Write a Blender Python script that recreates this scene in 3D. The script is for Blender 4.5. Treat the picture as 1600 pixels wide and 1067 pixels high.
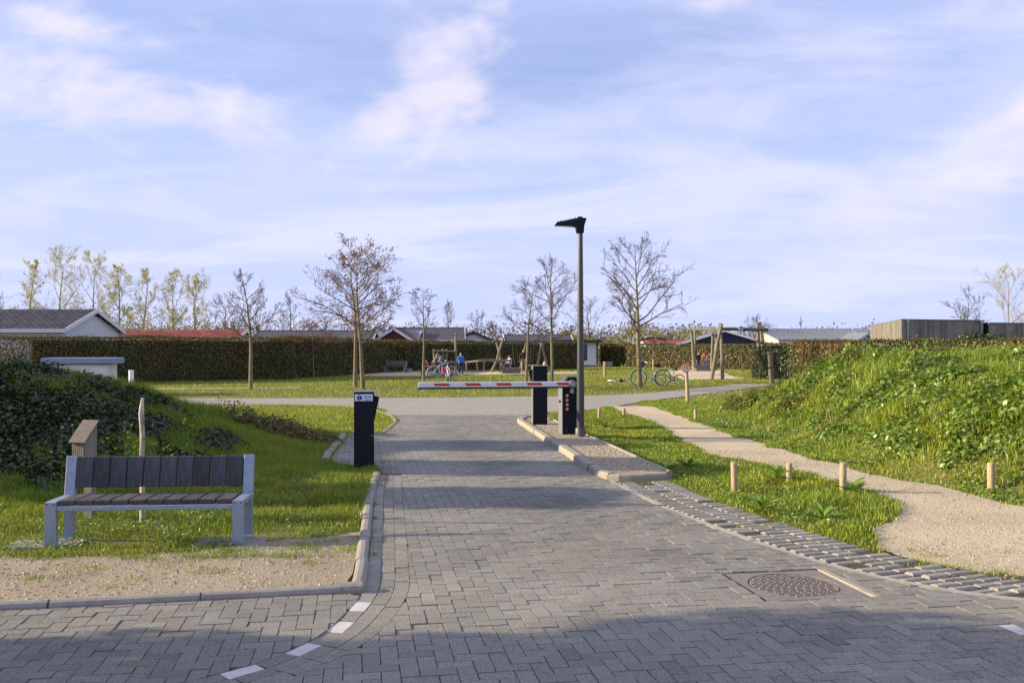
import bpy, math, random
import numpy as np
from mathutils import Vector, Matrix

for o in list(bpy.data.objects):
    bpy.data.objects.remove(o, do_unlink=True)
random.seed(7)
rng = np.random.default_rng(11)
R = math.radians
scene = bpy.context.scene
C = scene.collection

# ------------------------------------------------------------------ camera, sky, sun, exposure
EYE = 1.7
FPX = 1400.0          # focal length in pixels of a 1600 px wide frame
HOR = 545.0           # image row of the horizon
cam_d = bpy.data.cameras.new('camera')
cam_d.sensor_fit = 'HORIZONTAL'
cam_d.sensor_width = 36.0
cam_d.lens = 36.0 * FPX / 1600.0
cam_d.shift_y = -(533.5 - HOR) / 1600.0
cam_d.clip_start = 0.1
cam_d.clip_end = 6000.0
cam = bpy.data.objects.new('camera', cam_d)
C.objects.link(cam)
cam.location = (0, 0, EYE)
cam.rotation_euler = (R(90), 0, 0)
scene.camera = cam

SUN_AZ = -2.0         # degrees: shadows run straight to the right
SUN_EL = 17.0
sun_dir = Vector((math.cos(R(SUN_EL)) * math.cos(R(SUN_AZ)), math.cos(R(SUN_EL)) * math.sin(R(SUN_AZ)), -math.sin(R(SUN_EL))))
sun_d = bpy.data.lights.new('sun', 'SUN')
sun_d.energy = 5.0
sun_d.angle = R(0.55)
sun_d.color = (1.0, 0.83, 0.55)
sun = bpy.data.objects.new('sun', sun_d)
C.objects.link(sun)
sun.rotation_euler = sun_dir.to_track_quat('-Z', 'Y').to_euler()
sun.location = (-20, -5, 12)

world = bpy.data.worlds.new('World')
scene.world = world
world.use_nodes = True
wn, wl = world.node_tree.nodes, world.node_tree.links
wn.clear()
def wnode(t, **kw):
    n = wn.new(t)
    for k, v in kw.items():
        setattr(n, k, v)
    return n
sky = wnode('ShaderNodeTexSky', sky_type='NISHITA')
sky.sun_disc = False
sky.sun_elevation = R(SUN_EL)
sky.sun_rotation = math.atan2(-sun_dir.x, -sun_dir.y)
sky.altitude = 0.0
sky.air_density = 1.0
sky.dust_density = 0.6
sky.ozone_density = 2.0
tc = wnode('ShaderNodeTexCoord')
sep = wnode('ShaderNodeSeparateXYZ')
wl.new(tc.outputs['Generated'], sep.inputs[0])
def wmath(op, a, b=None):
    n = wnode('ShaderNodeMath', operation=op)
    for i, v in enumerate((a, b)):
        if v is None: continue
        if isinstance(v, (int, float)): n.inputs[i].default_value = v
        else: wl.new(v, n.inputs[i])
    return n.outputs[0]
zc = wmath('ADD', wmath('MAXIMUM', sep.outputs[2], 0.0), 0.16)
comb = wnode('ShaderNodeCombineXYZ')
wl.new(wmath('DIVIDE', sep.outputs[0], zc), comb.inputs[0])
wl.new(wmath('DIVIDE', sep.outputs[1], zc), comb.inputs[1])
def wnoise(scale, detail, rough, mapping=None, dist=0.0):
    src = comb.outputs[0]
    if mapping:
        mp = wnode('ShaderNodeMapping')
        mp.inputs['Location'].default_value = mapping[0]
        mp.inputs['Rotation'].default_value = mapping[1]
        mp.inputs['Scale'].default_value = mapping[2]
        wl.new(src, mp.inputs[0]); src = mp.outputs[0]
    n = wnode('ShaderNodeTexNoise')
    n.inputs['Scale'].default_value = scale
    n.inputs['Detail'].default_value = detail
    n.inputs['Roughness'].default_value = rough
    n.inputs['Distortion'].default_value = dist
    wl.new(src, n.inputs['Vector'])
    return n.outputs['Fac']
def wramp(src, a, b):
    n = wnode('ShaderNodeMapRange', interpolation_type='SMOOTHSTEP')
    n.inputs['From Min'].default_value = a
    n.inputs['From Max'].default_value = b
    wl.new(src, n.inputs['Value'])
    return n.outputs[0]
veil = wramp(wnoise(0.55, 7, 0.58, ((3.1, 1.7, 0), (0, 0, 0.5), (0.7, 1.5, 1)), 0.6), 0.28, 0.72)
streak = wramp(wnoise(1.5, 8, 0.62, ((0.4, 5.2, 0), (0, 0, 0.15), (0.55, 2.2, 1)), 0.8), 0.40, 0.78)
pn = wnode('ShaderNodeTexNoise')
pn.inputs['Scale'].default_value = 5.2; pn.inputs['Detail'].default_value = 8; pn.inputs['Roughness'].default_value = 0.53; pn.inputs['Distortion'].default_value = 0.25
pmap = wnode('ShaderNodeMapping'); pmap.inputs['Location'].default_value = (1.9, 0.4, 1.15); pmap.inputs['Scale'].default_value = (1, 1, 1.9)
wl.new(tc.outputs['Generated'], pmap.inputs[0]); wl.new(pmap.outputs[0], pn.inputs['Vector'])
puff = wmath('MULTIPLY', wramp(pn.outputs['Fac'], 0.50, 0.69), wramp(sep.outputs[2], 0.07, 0.20))
lum = wmath('MINIMUM', wmath('ADD', wmath('ADD', wmath('MULTIPLY', veil, 0.42), wmath('MULTIPLY', streak, 0.22)), 0.34), 0.93)
low = wnode('ShaderNodeMapRange', interpolation_type='SMOOTHSTEP')
low.inputs['From Min'].default_value = 0.32; low.inputs['From Max'].default_value = 0.0
low.inputs['To Min'].default_value = 0.0; low.inputs['To Max'].default_value = 0.6
wl.new(sep.outputs[2], low.inputs['Value'])
lum = wmath('MINIMUM', wmath('ADD', lum, low.outputs[0]), 0.97)
mix1 = wnode('ShaderNodeMix', data_type='RGBA')
wl.new(lum, mix1.inputs['Factor'])
gain = wnode('ShaderNodeMix', data_type='RGBA', blend_type='MULTIPLY')
gain.inputs['Factor'].default_value = 1.0
wl.new(sky.outputs[0], gain.inputs['A'])
gain.inputs['B'].default_value = (0.95, 1.0, 1.3, 1)
wl.new(gain.outputs['Result'], mix1.inputs['A'])
mix1.inputs['B'].default_value = (4.15, 4.7, 7.2, 1)
haze = wramp(wnoise(0.9, 9, 0.6, ((7.3, 2.2, 0), (0, 0, 0.35), (0.6, 1.3, 1)), 0.9), 0.40, 0.66)
mixh = wnode('ShaderNodeMix', data_type='RGBA')
wl.new(wmath('MULTIPLY', haze, 0.62), mixh.inputs['Factor'])
wl.new(mix1.outputs['Result'], mixh.inputs['A'])
mixh.inputs['B'].default_value = (5.7, 5.75, 7.3, 1)
mix2 = wnode('ShaderNodeMix', data_type='RGBA')
wl.new(wmath('MULTIPLY', puff, 0.75), mix2.inputs['Factor'])
wl.new(mixh.outputs['Result'], mix2.inputs['A'])
mix2.inputs['B'].default_value = (6.5, 6.0, 7.0, 1)
bg = wnode('ShaderNodeBackground')
bg.inputs['Strength'].default_value = 0.086
wl.new(mix2.outputs['Result'], bg.inputs['Color'])
wout = wnode('ShaderNodeOutputWorld')
wl.new(bg.outputs[0], wout.inputs[0])

scene.view_settings.view_transform = 'Standard'
scene.view_settings.look = 'None'
scene.view_settings.exposure = 0.83
scene.view_settings.gamma = 1.0
scene.view_settings.use_curve_mapping = False
scene.render.engine = 'CYCLES'
scene.cycles.max_bounces = 5
scene.cycles.transparent_max_bounces = 4

# ------------------------------------------------------------------ helpers
def G(x, y, z=0.0):
    """ground point (height z) of a sight line: columns/rows of the 1600x1067 survey frame"""
    Z = (EYE - z) * FPX / (y - HOR)
    return ((x - 800.0) / FPX * Z, Z, z)
def G2(x, y):
    p = G(x, y); return (p[0], p[1])
def AT(x, y, Z):
    return ((x - 800.0) / FPX * Z, Z, EYE - (y - HOR) * Z / FPX)

def link(o, parent=None):
    C.objects.link(o)
    if parent is not None: o.parent = parent
    return o
def tag(o, label=None, cat=None, group=None, kind=None):
    if label: o['label'] = label
    if cat: o['category'] = cat
    if group: o['group'] = group
    if kind: o['kind'] = kind
    return o
def empty(name, loc=(0, 0, 0), rz=0.0, label=None, cat=None, group=None, parent=None):
    o = bpy.data.objects.new(name, None)
    o.empty_display_size = 0.1
    link(o, parent)
    o.location = loc; o.rotation_euler = (0, 0, rz)
    return tag(o, label, cat, group)
def mesh_np(name, V, F, mat, parent=None, smooth=False, tint=None):
    """V (n,3); F list of index tuples or an (m,k) array; tint per-vertex (n,) or (n,3)"""
    me = bpy.data.meshes.new(name)
    V = np.asarray(V, dtype=np.float32)
    if isinstance(F, np.ndarray):
        k = F.shape[1]; m = F.shape[0]
        me.vertices.add(len(V)); me.vertices.foreach_set('co', V.ravel())
        me.loops.add(m * k); me.loops.foreach_set('vertex_index', F.astype(np.int32).ravel())
        me.polygons.add(m)
        me.polygons.foreach_set('loop_start', np.arange(0, m * k, k, dtype=np.int32))
        try: me.polygons.foreach_set('loop_total', np.full(m, k, dtype=np.int32))
        except Exception: pass
    else:
        me.from_pydata(V.tolist(), [], F)
    if tint is not None:
        t = np.asarray(tint, dtype=np.float32)
        if t.ndim == 1: t = np.stack([t, t, t], 1)
        at = me.color_attributes.new('tint', 'FLOAT_COLOR', 'POINT')
        at.data.foreach_set('color', np.concatenate([t, np.ones((len(t), 1), np.float32)], 1).ravel())
    if smooth:
        me.polygons.foreach_set('use_smooth', np.ones(len(me.polygons), dtype=bool))
    me.update(calc_edges=True)
    if mat is not None: me.materials.append(mat)
    o = bpy.data.objects.new(name, me)
    return link(o, parent)
def copy_tree(o, parent=None):
    c = o.copy(); C.objects.link(c)
    c.parent = parent
    for ch in list(o.children):
        copy_tree(ch, c)
    return c

class MB:
    """collects simple solids, builds ONE mesh object"""
    def __init__(s): s.v = []; s.f = []; s.t = []
    def add(s, V, F, t=None):
        b = len(s.v)
        s.v += [tuple(p) for p in V]; s.f += [tuple(i + b for i in f) for f in F]
        s.t += [1.0 if t is None else t] * len(V)
        return s
    def box(s, c, d, M=None, bev=0.0, t=None):
        hx, hy, hz = d[0] / 2, d[1] / 2, d[2] / 2
        if bev <= 0:
            V = [(x * hx, y * hy, z * hz) for z in (-1, 1) for y in (-1, 1) for x in (-1, 1)]
            F = [(0, 2, 3, 1), (4, 5, 7, 6), (0, 1, 5, 4), (2, 6, 7, 3), (0, 4, 6, 2), (1, 3, 7, 5)]
        else:
            b = min(bev, hx * .9, hy * .9, hz * .9)
            V = []; 
            for z, ins in ((-hz, b), (-hz + b, 0), (hz - b, 0), (hz, b)):
                for x, y in ((-1, -1), (1, -1), (1, 1), (-1, 1)):
                    X, Y = hx - ins, hy - ins
                    V.append((x * (X), y * (Y), z))
            F = [(3, 2, 1, 0), (12, 13, 14, 15)]
            for k in range(3):
                for i in range(4):
                    j = (i + 1) % 4
                    F.append((k * 4 + i, k * 4 + j, k * 4 + 4 + j, k * 4 + 4 + i))
        out = []
        for p in V:
            q = Vector(p)
            if M is not None: q = M @ q
            out.append((q.x + c[0], q.y + c[1], q.z + c[2]))
        return s.add(out, F, t)
    def bar(s, a, b, w, h=None, up=(0, 0, 1), bev=0.0, t=None):
        """rectangular bar from a to b, w across, h along 'up'"""
        h = w if h is None else h
        a, b = Vector(a), Vector(b)
        d = (b - a); L = d.length; d.normalize()
        u = Vector(up); x = d.cross(u)
        if x.length < 1e-4: x = d.cross(Vector((1, 0, 0)))
        x.normalize(); u = x.cross(d)
        M = Matrix((d, x, u)).transposed()
        return s.box((a + b) / 2, (L, w, h), M, bev, t)
    def tube(s, pts, r, n=8, caps=True, t=None):
        pts = [Vector(p) for p in pts]
        rs = r if isinstance(r, (list, tuple)) else [r] * len(pts)
        V = []; F = []
        ref = None
        for i, p in enumerate(pts):
            d = (pts[min(i + 1, len(pts) - 1)] - pts[max(i - 1, 0)]).normalized()
            if ref is None:
                ref = d.cross(Vector((0.31, 0.17, 0.93)))
                if ref.length < 1e-3: ref = d.cross(Vector((1, 0, 0)))
            x = (ref - d * ref.dot(d)).normalized(); ref = x
            y = d.cross(x)
            for k in range(n):
                a = 2 * math.pi * k / n
                V.append(p + (x * math.cos(a) + y * math.sin(a)) * rs[i])
        for i in range(len(pts) - 1):
            for k in range(n):
                k2 = (k + 1) % n
                F.append((i * n + k, i * n + k2, (i + 1) * n + k2, (i + 1) * n + k))
        if caps:
            F.append(tuple(range(n - 1, -1, -1))); F.append(tuple(range((len(pts) - 1) * n, len(pts) * n)))
        return s.add([tuple(v) for v in V], F, t)
    def prism(s, poly, a, b, axis='y', t=None):
        """polygon of 2-D points extruded along an axis from a to b: axis 'y' -> poly is (x,z); 'z' -> (x,y); 'x' -> (y,z)"""
        n = len(poly)
        def P(u, v, w):
            return {'y': (u, w, v), 'z': (u, v, w), 'x': (w, u, v)}[axis]
        V = [P(u, v, a) for u, v in poly] + [P(u, v, b) for u, v in poly]
        F = [tuple(range(n)), tuple(range(2 * n - 1, n - 1, -1))]
        for i in range(n):
            j = (i + 1) % n
            F.append((i, i + n, j + n, j))
        return s.add(V, F, t)
    def disc(s, c, r, thick, axis='y', n=24, t=None):
        poly = [(r * math.cos(2 * math.pi * k / n), r * math.sin(2 * math.pi * k / n)) for k in range(n)]
        b = MB().prism(poly, -thick / 2, thick / 2, axis)
        return s.add([(p[0] + c[0], p[1] + c[1], p[2] + c[2]) for p in b.v], b.f, t)
    def torus(s, c, Rr, r, axis='y', n=24, m=6, t=None):
        V = []; F = []
        for i in range(n):
            a = 2 * math.pi * i / n
            for k in range(m):
                b = 2 * math.pi * k / m
                q = Rr + r * math.cos(b); w = r * math.sin(b)
                u, v = q * math.cos(a), q * math.sin(a)
                p = {'y': (u, w, v), 'z': (u, v, w), 'x': (w, u, v)}[axis]
                V.append((p[0] + c[0], p[1] + c[1], p[2] + c[2]))
        for i in range(n):
            for k in range(m):
                F.append((i * m + k, ((i + 1) % n) * m + k, ((i + 1) % n) * m + (k + 1) % m, i * m + (k + 1) % m))
        return s.add(V, F, t)
    def build(s, name, mat, parent=None, smooth=False, fix=True):
        o = mesh_np(name, s.v, s.f, mat, parent, False, s.t)
        if fix:
            import bmesh
            bm = bmesh.new(); bm.from_mesh(o.data)
            bmesh.ops.recalc_face_normals(bm, faces=bm.faces)
            bm.to_mesh(o.data); bm.free()
        if smooth:
            o.data.polygons.foreach_set('use_smooth', np.ones(len(o.data.polygons), dtype=bool))
            try:
                o.data.set_sharp_from_angle(angle=R(40))
            except Exception:
                pass
        return o

# ------------------------------------------------------------------ materials
MATS = {}
def M(name, col, rough=0.8, var=0.12, scale=6.0, bump=0.0, bscale=80.0, stretch=None, metallic=0.0, col2=None, tint=False,
      translucent=0.0, spec=0.3, detail=5.0, big=None, voro=0.0):
    """procedural surface: base colour with noise variation in world space, optional second colour, bump, per-piece tint"""
    if name in MATS: return MATS[name]
    m = bpy.data.materials.new(name); m.use_nodes = True
    nt = m.node_tree; N, Lk = nt.nodes, nt.links
    N.clear()
    out = N.new('ShaderNodeOutputMaterial')
    geo = N.new('ShaderNodeNewGeometry')
    vec = geo.outputs['Position']
    if stretch:
        tcn = N.new('ShaderNodeTexCoord')
        mp = N.new('ShaderNodeMapping'); mp.inputs['Scale'].default_value = stretch
        Lk.new(tcn.outputs['Object'], mp.inputs[0]); vec = mp.outputs[0]
    noise = N.new('ShaderNodeTexNoise'); noise.inputs['Scale'].default_value = scale
    noise.inputs['Detail'].default_value = detail; noise.inputs['Roughness'].default_value = 0.62
    Lk.new(vec, noise.inputs['Vector'])
    rng_ = N.new('ShaderNodeMapRange')
    rng_.inputs['From Min'].default_value = 0.3; rng_.inputs['From Max'].default_value = 0.7
    Lk.new(noise.outputs['Fac'], rng_.inputs['Value'])
    mix = N.new('ShaderNodeMix'); mix.data_type = 'RGBA'
    c = col
    d = col2 if col2 else tuple(min(1, x * (1 + var)) for x in c)
    a = c if col2 else tuple(x * (1 - var) for x in c)
    mix.inputs['A'].default_value = (*a, 1); mix.inputs['B'].default_value = (*d, 1)
    Lk.new(rng_.outputs[0], mix.inputs['Factor'])
    colout = mix.outputs['Result']
    if big:      # larger patches of wear: (scale, colour, amount)
        nb = N.new('ShaderNodeTexNoise'); nb.inputs['Scale'].default_value = big[0]; nb.inputs['Detail'].default_value = 6
        nb.inputs['Roughness'].default_value = 0.65
        Lk.new(geo.outputs['Position'], nb.inputs['Vector'])
        rb = N.new('ShaderNodeMapRange'); rb.inputs['From Min'].default_value = 0.42; rb.inputs['From Max'].default_value = 0.68
        rb.inputs['To Max'].default_value = big[2]
        Lk.new(nb.outputs['Fac'], rb.inputs['Value'])
        mb = N.new('ShaderNodeMix'); mb.data_type = 'RGBA'
        mb.inputs['B'].default_value = (*big[1], 1)
        Lk.new(rb.outputs[0], mb.inputs['Factor']); Lk.new(colout, mb.inputs['A'])
        colout = mb.outputs['Result']
    if tint:
        at = N.new('ShaderNodeAttribute'); at.attribute_name = 'tint'
        mt = N.new('ShaderNodeMix'); mt.data_type = 'RGBA'; mt.blend_type = 'MULTIPLY'; mt.inputs['Factor'].default_value = 1
        Lk.new(colout, mt.inputs['A']); Lk.new(at.outputs['Color'], mt.inputs['B'])
        colout = mt.outputs['Result']
    if translucent > 0:
        df = N.new('ShaderNodeBsdfDiffuse'); tr = N.new('ShaderNodeBsdfTranslucent')
        gl = N.new('ShaderNodeBsdfGlossy'); gl.inputs['Roughness'].default_value = 0.45
        gl.inputs['Color'].default_value = (0.8, 0.85, 0.9, 1)
        Lk.new(colout, df.inputs['Color']); Lk.new(colout, tr.inputs['Color'])
        ms = N.new('ShaderNodeMixShader'); ms.inputs[0].default_value = translucent
        Lk.new(df.outputs[0], ms.inputs[1]); Lk.new(tr.outputs[0], ms.inputs[2])
        mg = N.new('ShaderNodeMixShader'); mg.inputs[0].default_value = spec * 0.1
        Lk.new(ms.outputs[0], mg.inputs[1]); Lk.new(gl.outputs[0], mg.inputs[2])
        Lk.new(mg.outputs[0], out.inputs['Surface'])
    else:
        bs = N.new('ShaderNodeBsdfPrincipled')
        Lk.new(colout, bs.inputs['Base Color'])
        bs.inputs['Roughness'].default_value = rough
        bs.inputs['Metallic'].default_value = metallic
        bs.inputs['Specular IOR Level'].default_value = spec
        if bump > 0:
            if voro > 0:
                nz = N.new('ShaderNodeTexVoronoi'); nz.inputs['Scale'].default_value = bscale
                hgt = nz.outputs['Distance']
            else:
                nz = N.new('ShaderNodeTexNoise'); nz.inputs['Scale'].default_value = bscale
                nz.inputs['Detail'].default_value = 4; hgt = nz.outputs['Fac']
            Lk.new(vec, nz.inputs['Vector'])
            bp = N.new('ShaderNodeBump'); bp.inputs['Strength'].default_value = bump; bp.inputs['Distance'].default_value = 0.02
            Lk.new(hgt, bp.inputs['Height']); Lk.new(bp.outputs[0], bs.inputs['Normal'])
        Lk.new(bs.outputs[0], out.inputs['Surface'])
    MATS[name] = m
    return m

# ------------------------------------------------------------------ numpy generators
def seg_tubes(S, n=5):
    """S (N,8): p0 p1 r0 r1 -> open frustums"""
    S = np.asarray(S, dtype=np.float64)
    p0, p1, r0, r1 = S[:, :3], S[:, 3:6], S[:, 6], S[:, 7]
    d = p1 - p0; d /= np.maximum(np.linalg.norm(d, axis=1, keepdims=True), 1e-9)
    ref = np.where(np.abs(d[:, 2:3]) < 0.9, np.array([[0, 0, 1.0]]), np.array([[1.0, 0, 0]]))
    x = np.cross(d, ref); x /= np.linalg.norm(x, axis=1, keepdims=True)
    y = np.cross(d, x)
    a = np.arange(n) * 2 * np.pi / n
    ring = x[:, None, :] * np.cos(a)[None, :, None] + y[:, None, :] * np.sin(a)[None, :, None]
    V = np.concatenate([p0[:, None, :] + ring * r0[:, None, None], p1[:, None, :] + ring * r1[:, None, None]], 1)
    N = len(S)
    k = np.arange(n); k2 = (k + 1) % n
    f = np.stack([k, k2, k2 + n, k + n], 1)
    F = (np.arange(N)[:, None, None] * 2 * n + f[None]).reshape(-1, 4)
    return V.reshape(-1, 3), F
def unit(v):
    return v / np.maximum(np.linalg.norm(v, axis=-1, keepdims=True), 1e-9)
def leaf_cards(P, Nn, size, aspect=0.6, roll=None, bend=0.25, fine=False):
    """one rhombic bent leaf per point: 4 (or 6) corners; P (N,3), Nn facing (N,3), size (N,)"""
    N = len(P)
    Nn = unit(Nn)
    ref = unit(rng.normal(size=(N, 3)))
    L = unit(np.cross(Nn, ref)); W = np.cross(Nn, L)
    s = np.asarray(size)[:, None]
    if not fine:
        a = P - L * s * .5
        b = P + W * s * aspect * .5 - Nn * s * bend * .3
        c = P + L * s * .5 - Nn * s * bend * .5
        d = P - W * s * aspect * .5 - Nn * s * bend * .3
        V = np.stack([a, b, c, d], 1).reshape(-1, 3)
        i = np.arange(N)[:, None] * 4
        F = np.concatenate([i + np.array([[0, 1, 2]]), i + np.array([[0, 2, 3]])], 0)
        return V, F, 4
    a = P - L * s * .5
    b1 = P - L * s * .12 + W * s * aspect * .5 + Nn * s * bend * .25
    c1 = P + L * s * .28 + W * s * aspect * .34 + Nn * s * bend * .1
    d_ = P + L * s * .5 - Nn * s * bend * .35
    c2 = P + L * s * .28 - W * s * aspect * .34 + Nn * s * bend * .1
    b2 = P - L * s * .12 - W * s * aspect * .5 + Nn * s * bend * .25
    mid = P + L * s * .08 - Nn * s * .04
    V = np.stack([a, b1, c1, d_, c2, b2, mid], 1).reshape(-1, 3)
    i = np.arange(N)[:, None] * 7
    tri = np.array([[0, 1, 6], [1, 2, 6], [2, 3, 6], [3, 4, 6], [4, 5, 6], [5, 0, 6]])
    F = (i[:, :, None] + tri[None]).reshape(-1, 3)
    return V, F, 7
def blades(P, h, w, lean=0.35, simple=False):
    """grass blades: 5 corners, a bent strip; P (N,3), h (N,), w (N,)"""
    N = len(P)
    a = rng.uniform(0, 2 * np.pi, N)
    side = np.stack([np.cos(a), np.sin(a), np.zeros(N)], 1)
    b = rng.uniform(0, 2 * np.pi, N)
    ln = rng.uniform(0.1, 1.0, N) * lean
    fw = np.stack([np.cos(b) * ln, np.sin(b) * ln, np.zeros(N)], 1)
    up = np.array([[0, 0, 1.0]])
    hh = h[:, None]; ww = w[:, None]
    v0 = P - side * ww * .5; v1 = P + side * ww * .5
    tip = P + (up * (1 - 0.35 * ln[:, None]) + fw * 1.15) * hh
    i = np.arange(N)[:, None]
    if simple:
        V = np.stack([v0, v1, tip], 1).reshape(-1, 3)
        return V, (i * 3 + np.arange(3)[None]), 3
    m = P + (up * .58 + fw * .35) * hh
    v2 = m + side * ww * .4; v3 = m - side * ww * .4
    V = np.stack([v0, v1, v2, v3, tip], 1).reshape(-1, 3)
    F = (i[:, :, None] * 5 + np.array([[0, 1, 2], [0, 2, 3], [3, 2, 4]])[None]).reshape(-1, 3)
    return V, F, 5
def in_poly(P, poly):
    P = np.asarray(P); x, y = P[:, 0], P[:, 1]
    inside = np.zeros(len(P), bool)
    n = len(poly)
    for i in range(n):
        x1, y1 = poly[i]; x2, y2 = poly[(i + 1) % n]
        cond = ((y1 > y) != (y2 > y))
        with np.errstate(divide='ignore', invalid='ignore'):
            xi = (x2 - x1) * (y - y1) / (y2 - y1 + 1e-12) + x1
        inside ^= cond & (x < xi)
    return inside
def vnoise(x, y, s, seed=0):
    """cheap smooth value noise"""
    x = np.asarray(x) * s + seed * 17.3; y = np.asarray(y) * s + seed * 5.1
    xi, yi = np.floor(x), np.floor(y); fx, fy = x - xi, y - yi
    fx = fx * fx * (3 - 2 * fx); fy = fy * fy * (3 - 2 * fy)
    def hsh(i, j):
        v = np.sin(i * 127.1 + j * 311.7 + seed * 74.7) * 43758.5453
        return v - np.floor(v)
    return (hsh(xi, yi) * (1 - fx) + hsh(xi + 1, yi) * fx) * (1 - fy) + (hsh(xi, yi + 1) * (1 - fx) + hsh(xi + 1, yi + 1) * fx) * fy
def smooth(t):
    t = np.clip(t, 0, 1); return t * t * (3 - 2 * t)
def resample(pts, step):
    P = np.array(pts, float); d = np.linalg.norm(np.diff(P, axis=0), axis=1); s = np.concatenate([[0], np.cumsum(d)])
    n = max(2, int(round(s[-1] / step)) + 1)
    t = np.linspace(0, s[-1], n)
    return np.stack([np.interp(t, s, P[:, k]) for k in range(P.shape[1])], 1)
def catmull(pts, per=8):
    P = [np.array(p, float) for p in pts]
    P = [2 * P[0] - P[1]] + P + [2 * P[-1] - P[-2]]
    out = []
    for i in range(1, len(P) - 2):
        for k in range(per):
            t = k / per
            out.append(0.5 * ((2 * P[i]) + (-P[i - 1] + P[i + 1]) * t + (2 * P[i - 1] - 5 * P[i] + 4 * P[i + 1] - P[i + 2]) * t * t
                              + (-P[i - 1] + 3 * P[i] - 3 * P[i + 1] + P[i + 2]) * t ** 3))
    out.append(P[-2])
    return np.array(out)
def offset_line(L, d):
    """shift a 2-D polyline to its left by d"""
    L = np.asarray(L); T = np.gradient(L, axis=0); T = unit(T)
    return L + np.stack([-T[:, 1], T[:, 0]], 1) * d
# ------------------------------------------------------------------ terrain
def height(x, y):
    x = np.asarray(x, float); y = np.asarray(y, float)
    m = 1.30 * smooth((-3.25 - x) / 5.1) * smooth((y - 9.5) / 3.8) * (1 - smooth((y - 15.0) / 5.5))
    m = m * (0.9 + 0.22 * vnoise(x, y, 0.55, 1)) 
    xf = 4.95 + 1.3 * smooth((12.5 - y) / 3.5)
    b = 1.40 * smooth((x - xf) / 2.9) * smooth((y - 6.8) / 2.5) * (1 - smooth((y - 20.0) / 8.0))
    b = b * (0.86 + 0.26 * vnoise(x, y, 0.45, 2)) * (1 - 0.55 * smooth((x - 11.5) / 6.0))
    return m + b
gx = np.concatenate([-np.geomspace(2500, 16.6, 26), np.arange(-16, 16.01, 0.22), np.geomspace(16.6, 2500, 26)])
gy = np.concatenate([-np.geomspace(300, 1.0, 10), np.arange(0, 34.01, 0.22), np.geomspace(34.8, 3500, 34)])
XX, YY = np.meshgrid(gx, gy)
ZZ = height(XX, YY) - 0.012
nx, ny = len(gx), len(gy)
idx = np.arange(nx * ny).reshape(ny, nx)
GF = np.stack([idx[:-1, :-1], idx[:-1, 1:], idx[1:, 1:], idx[1:, :-1]], -1).reshape(-1, 4)
m_ground = M('meadow_ground', (0.10, 0.115, 0.02), 0.95, col2=(0.19, 0.18, 0.045), scale=1.7, bump=0.7, bscale=35, big=(0.35, (0.20, 0.165, 0.07), 0.55), detail=9)
ground = mesh_np('ground', np.stack([XX, YY, ZZ], -1).reshape(-1, 3), GF, m_ground, smooth=True)
tag(ground, kind='structure')

# ------------------------------------------------------------------ paving outlines (metres, from the survey)
line1 = catmull([(-1.70, 12.05), (-1.45, 10.13), (-1.20, 8.35), (-1.02, 7.0), (-0.93, 6.25), (-0.95, 5.68), (-1.06, 5.13), (-1.42, 4.58), (-2.3, 4.05), (-4.5, 3.5), (-8.0, 2.85)], 10)
field_left = offset_line(line1, 0.21)
gut_left = offset_line(line1, -0.105)
right_edge = catmull([(8.0, 6.35), (5.6, 5.95), (4.3, 5.82), (3.42, 5.97), (2.72, 6.52), (2.17, 7.6), (1.63, 9.33), (1.21, 11.4)], 8)
isl_kerb = [(1.13, 11.75), (1.03, 12.4), (0.17, 19.8), (0.09, 20.7), (0.30, 21.6), (0.4, 22.78)]
bay = [(-3.0, 22.78), (-2.62, 21.2), (-2.52, 17.78), (-3.17, 17.25), (-2.76, 13.65), (-2.56, 13.1), (-1.92, 12.75), (-1.75, 12.1)]
polyA = [tuple(p) for p in field_left] + [(-8, 2.0), (8.0, 2.0)] + [tuple(p) for p in right_edge] + isl_kerb + bay
kerb_street = [(-9.5, 4.62), (-3.29, 5.76), (-1.25, 6.13)]
polyB = [(-9.5, 4.60), (-3.29, 5.74), (-1.12, 6.14)] + [tuple(p) for p in gut_left if p[1] < 6.1] + [(-9.5, 2.7)]
BR = R(9.5)
U = np.array([math.cos(BR), math.sin(BR)]); Wv = np.array([-math.sin(BR), math.cos(BR)])
CELL = 0.098
man_c = np.array([2.0, 6.36])
man_uv = np.round(np.array([man_c @ U, man_c @ Wv]) / CELL)  # square cover sits on the paving grid
man_c = (man_uv[0] * U + man_uv[1] * Wv) * CELL
MAN_H = 3.5 * CELL + 0.035

sheet_mat = M('paving_joint_sand', (0.085, 0.075, 0.058), 0.95, col2=(0.20, 0.175, 0.13), scale=9, bump=0.5, bscale=150)
def sheet(name, poly, z, mat, parent=None, kind=None):
    o = mesh_np(name, [(x, y, z) for x, y in poly], [tuple(range(len(poly)))], mat, parent)
    import bmesh
    bm = bmesh.new(); bm.from_mesh(o.data); bmesh.ops.triangulate(bm, faces=bm.faces)
    for f in bm.faces:
        if f.normal.z < 0: f.normal_flip()
    bm.to_mesh(o.data); bm.free()
    if kind: o['kind'] = kind
    return o
road_poly = [(-9.5, 4.6), (-3.29, 5.76), (-1.02, 6.17), (-1.08, 6.7), (-1.31, 8.35), (-1.556, 10.13), (-1.80, 12.1), (-1.92, 12.75)] + bay[::-1][2:-1] + \
    [(-2.62, 21.2), (-3.0, 22.8), (0.4, 22.8), (0.30, 21.6)] + isl_kerb[::-1][2:] + [tuple(p) for p in right_edge[::-1]] + [(8.0, 0.5), (-9.5, 0.5)]
road = sheet('road', road_poly, 0.004, sheet_mat, kind='structure')

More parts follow.
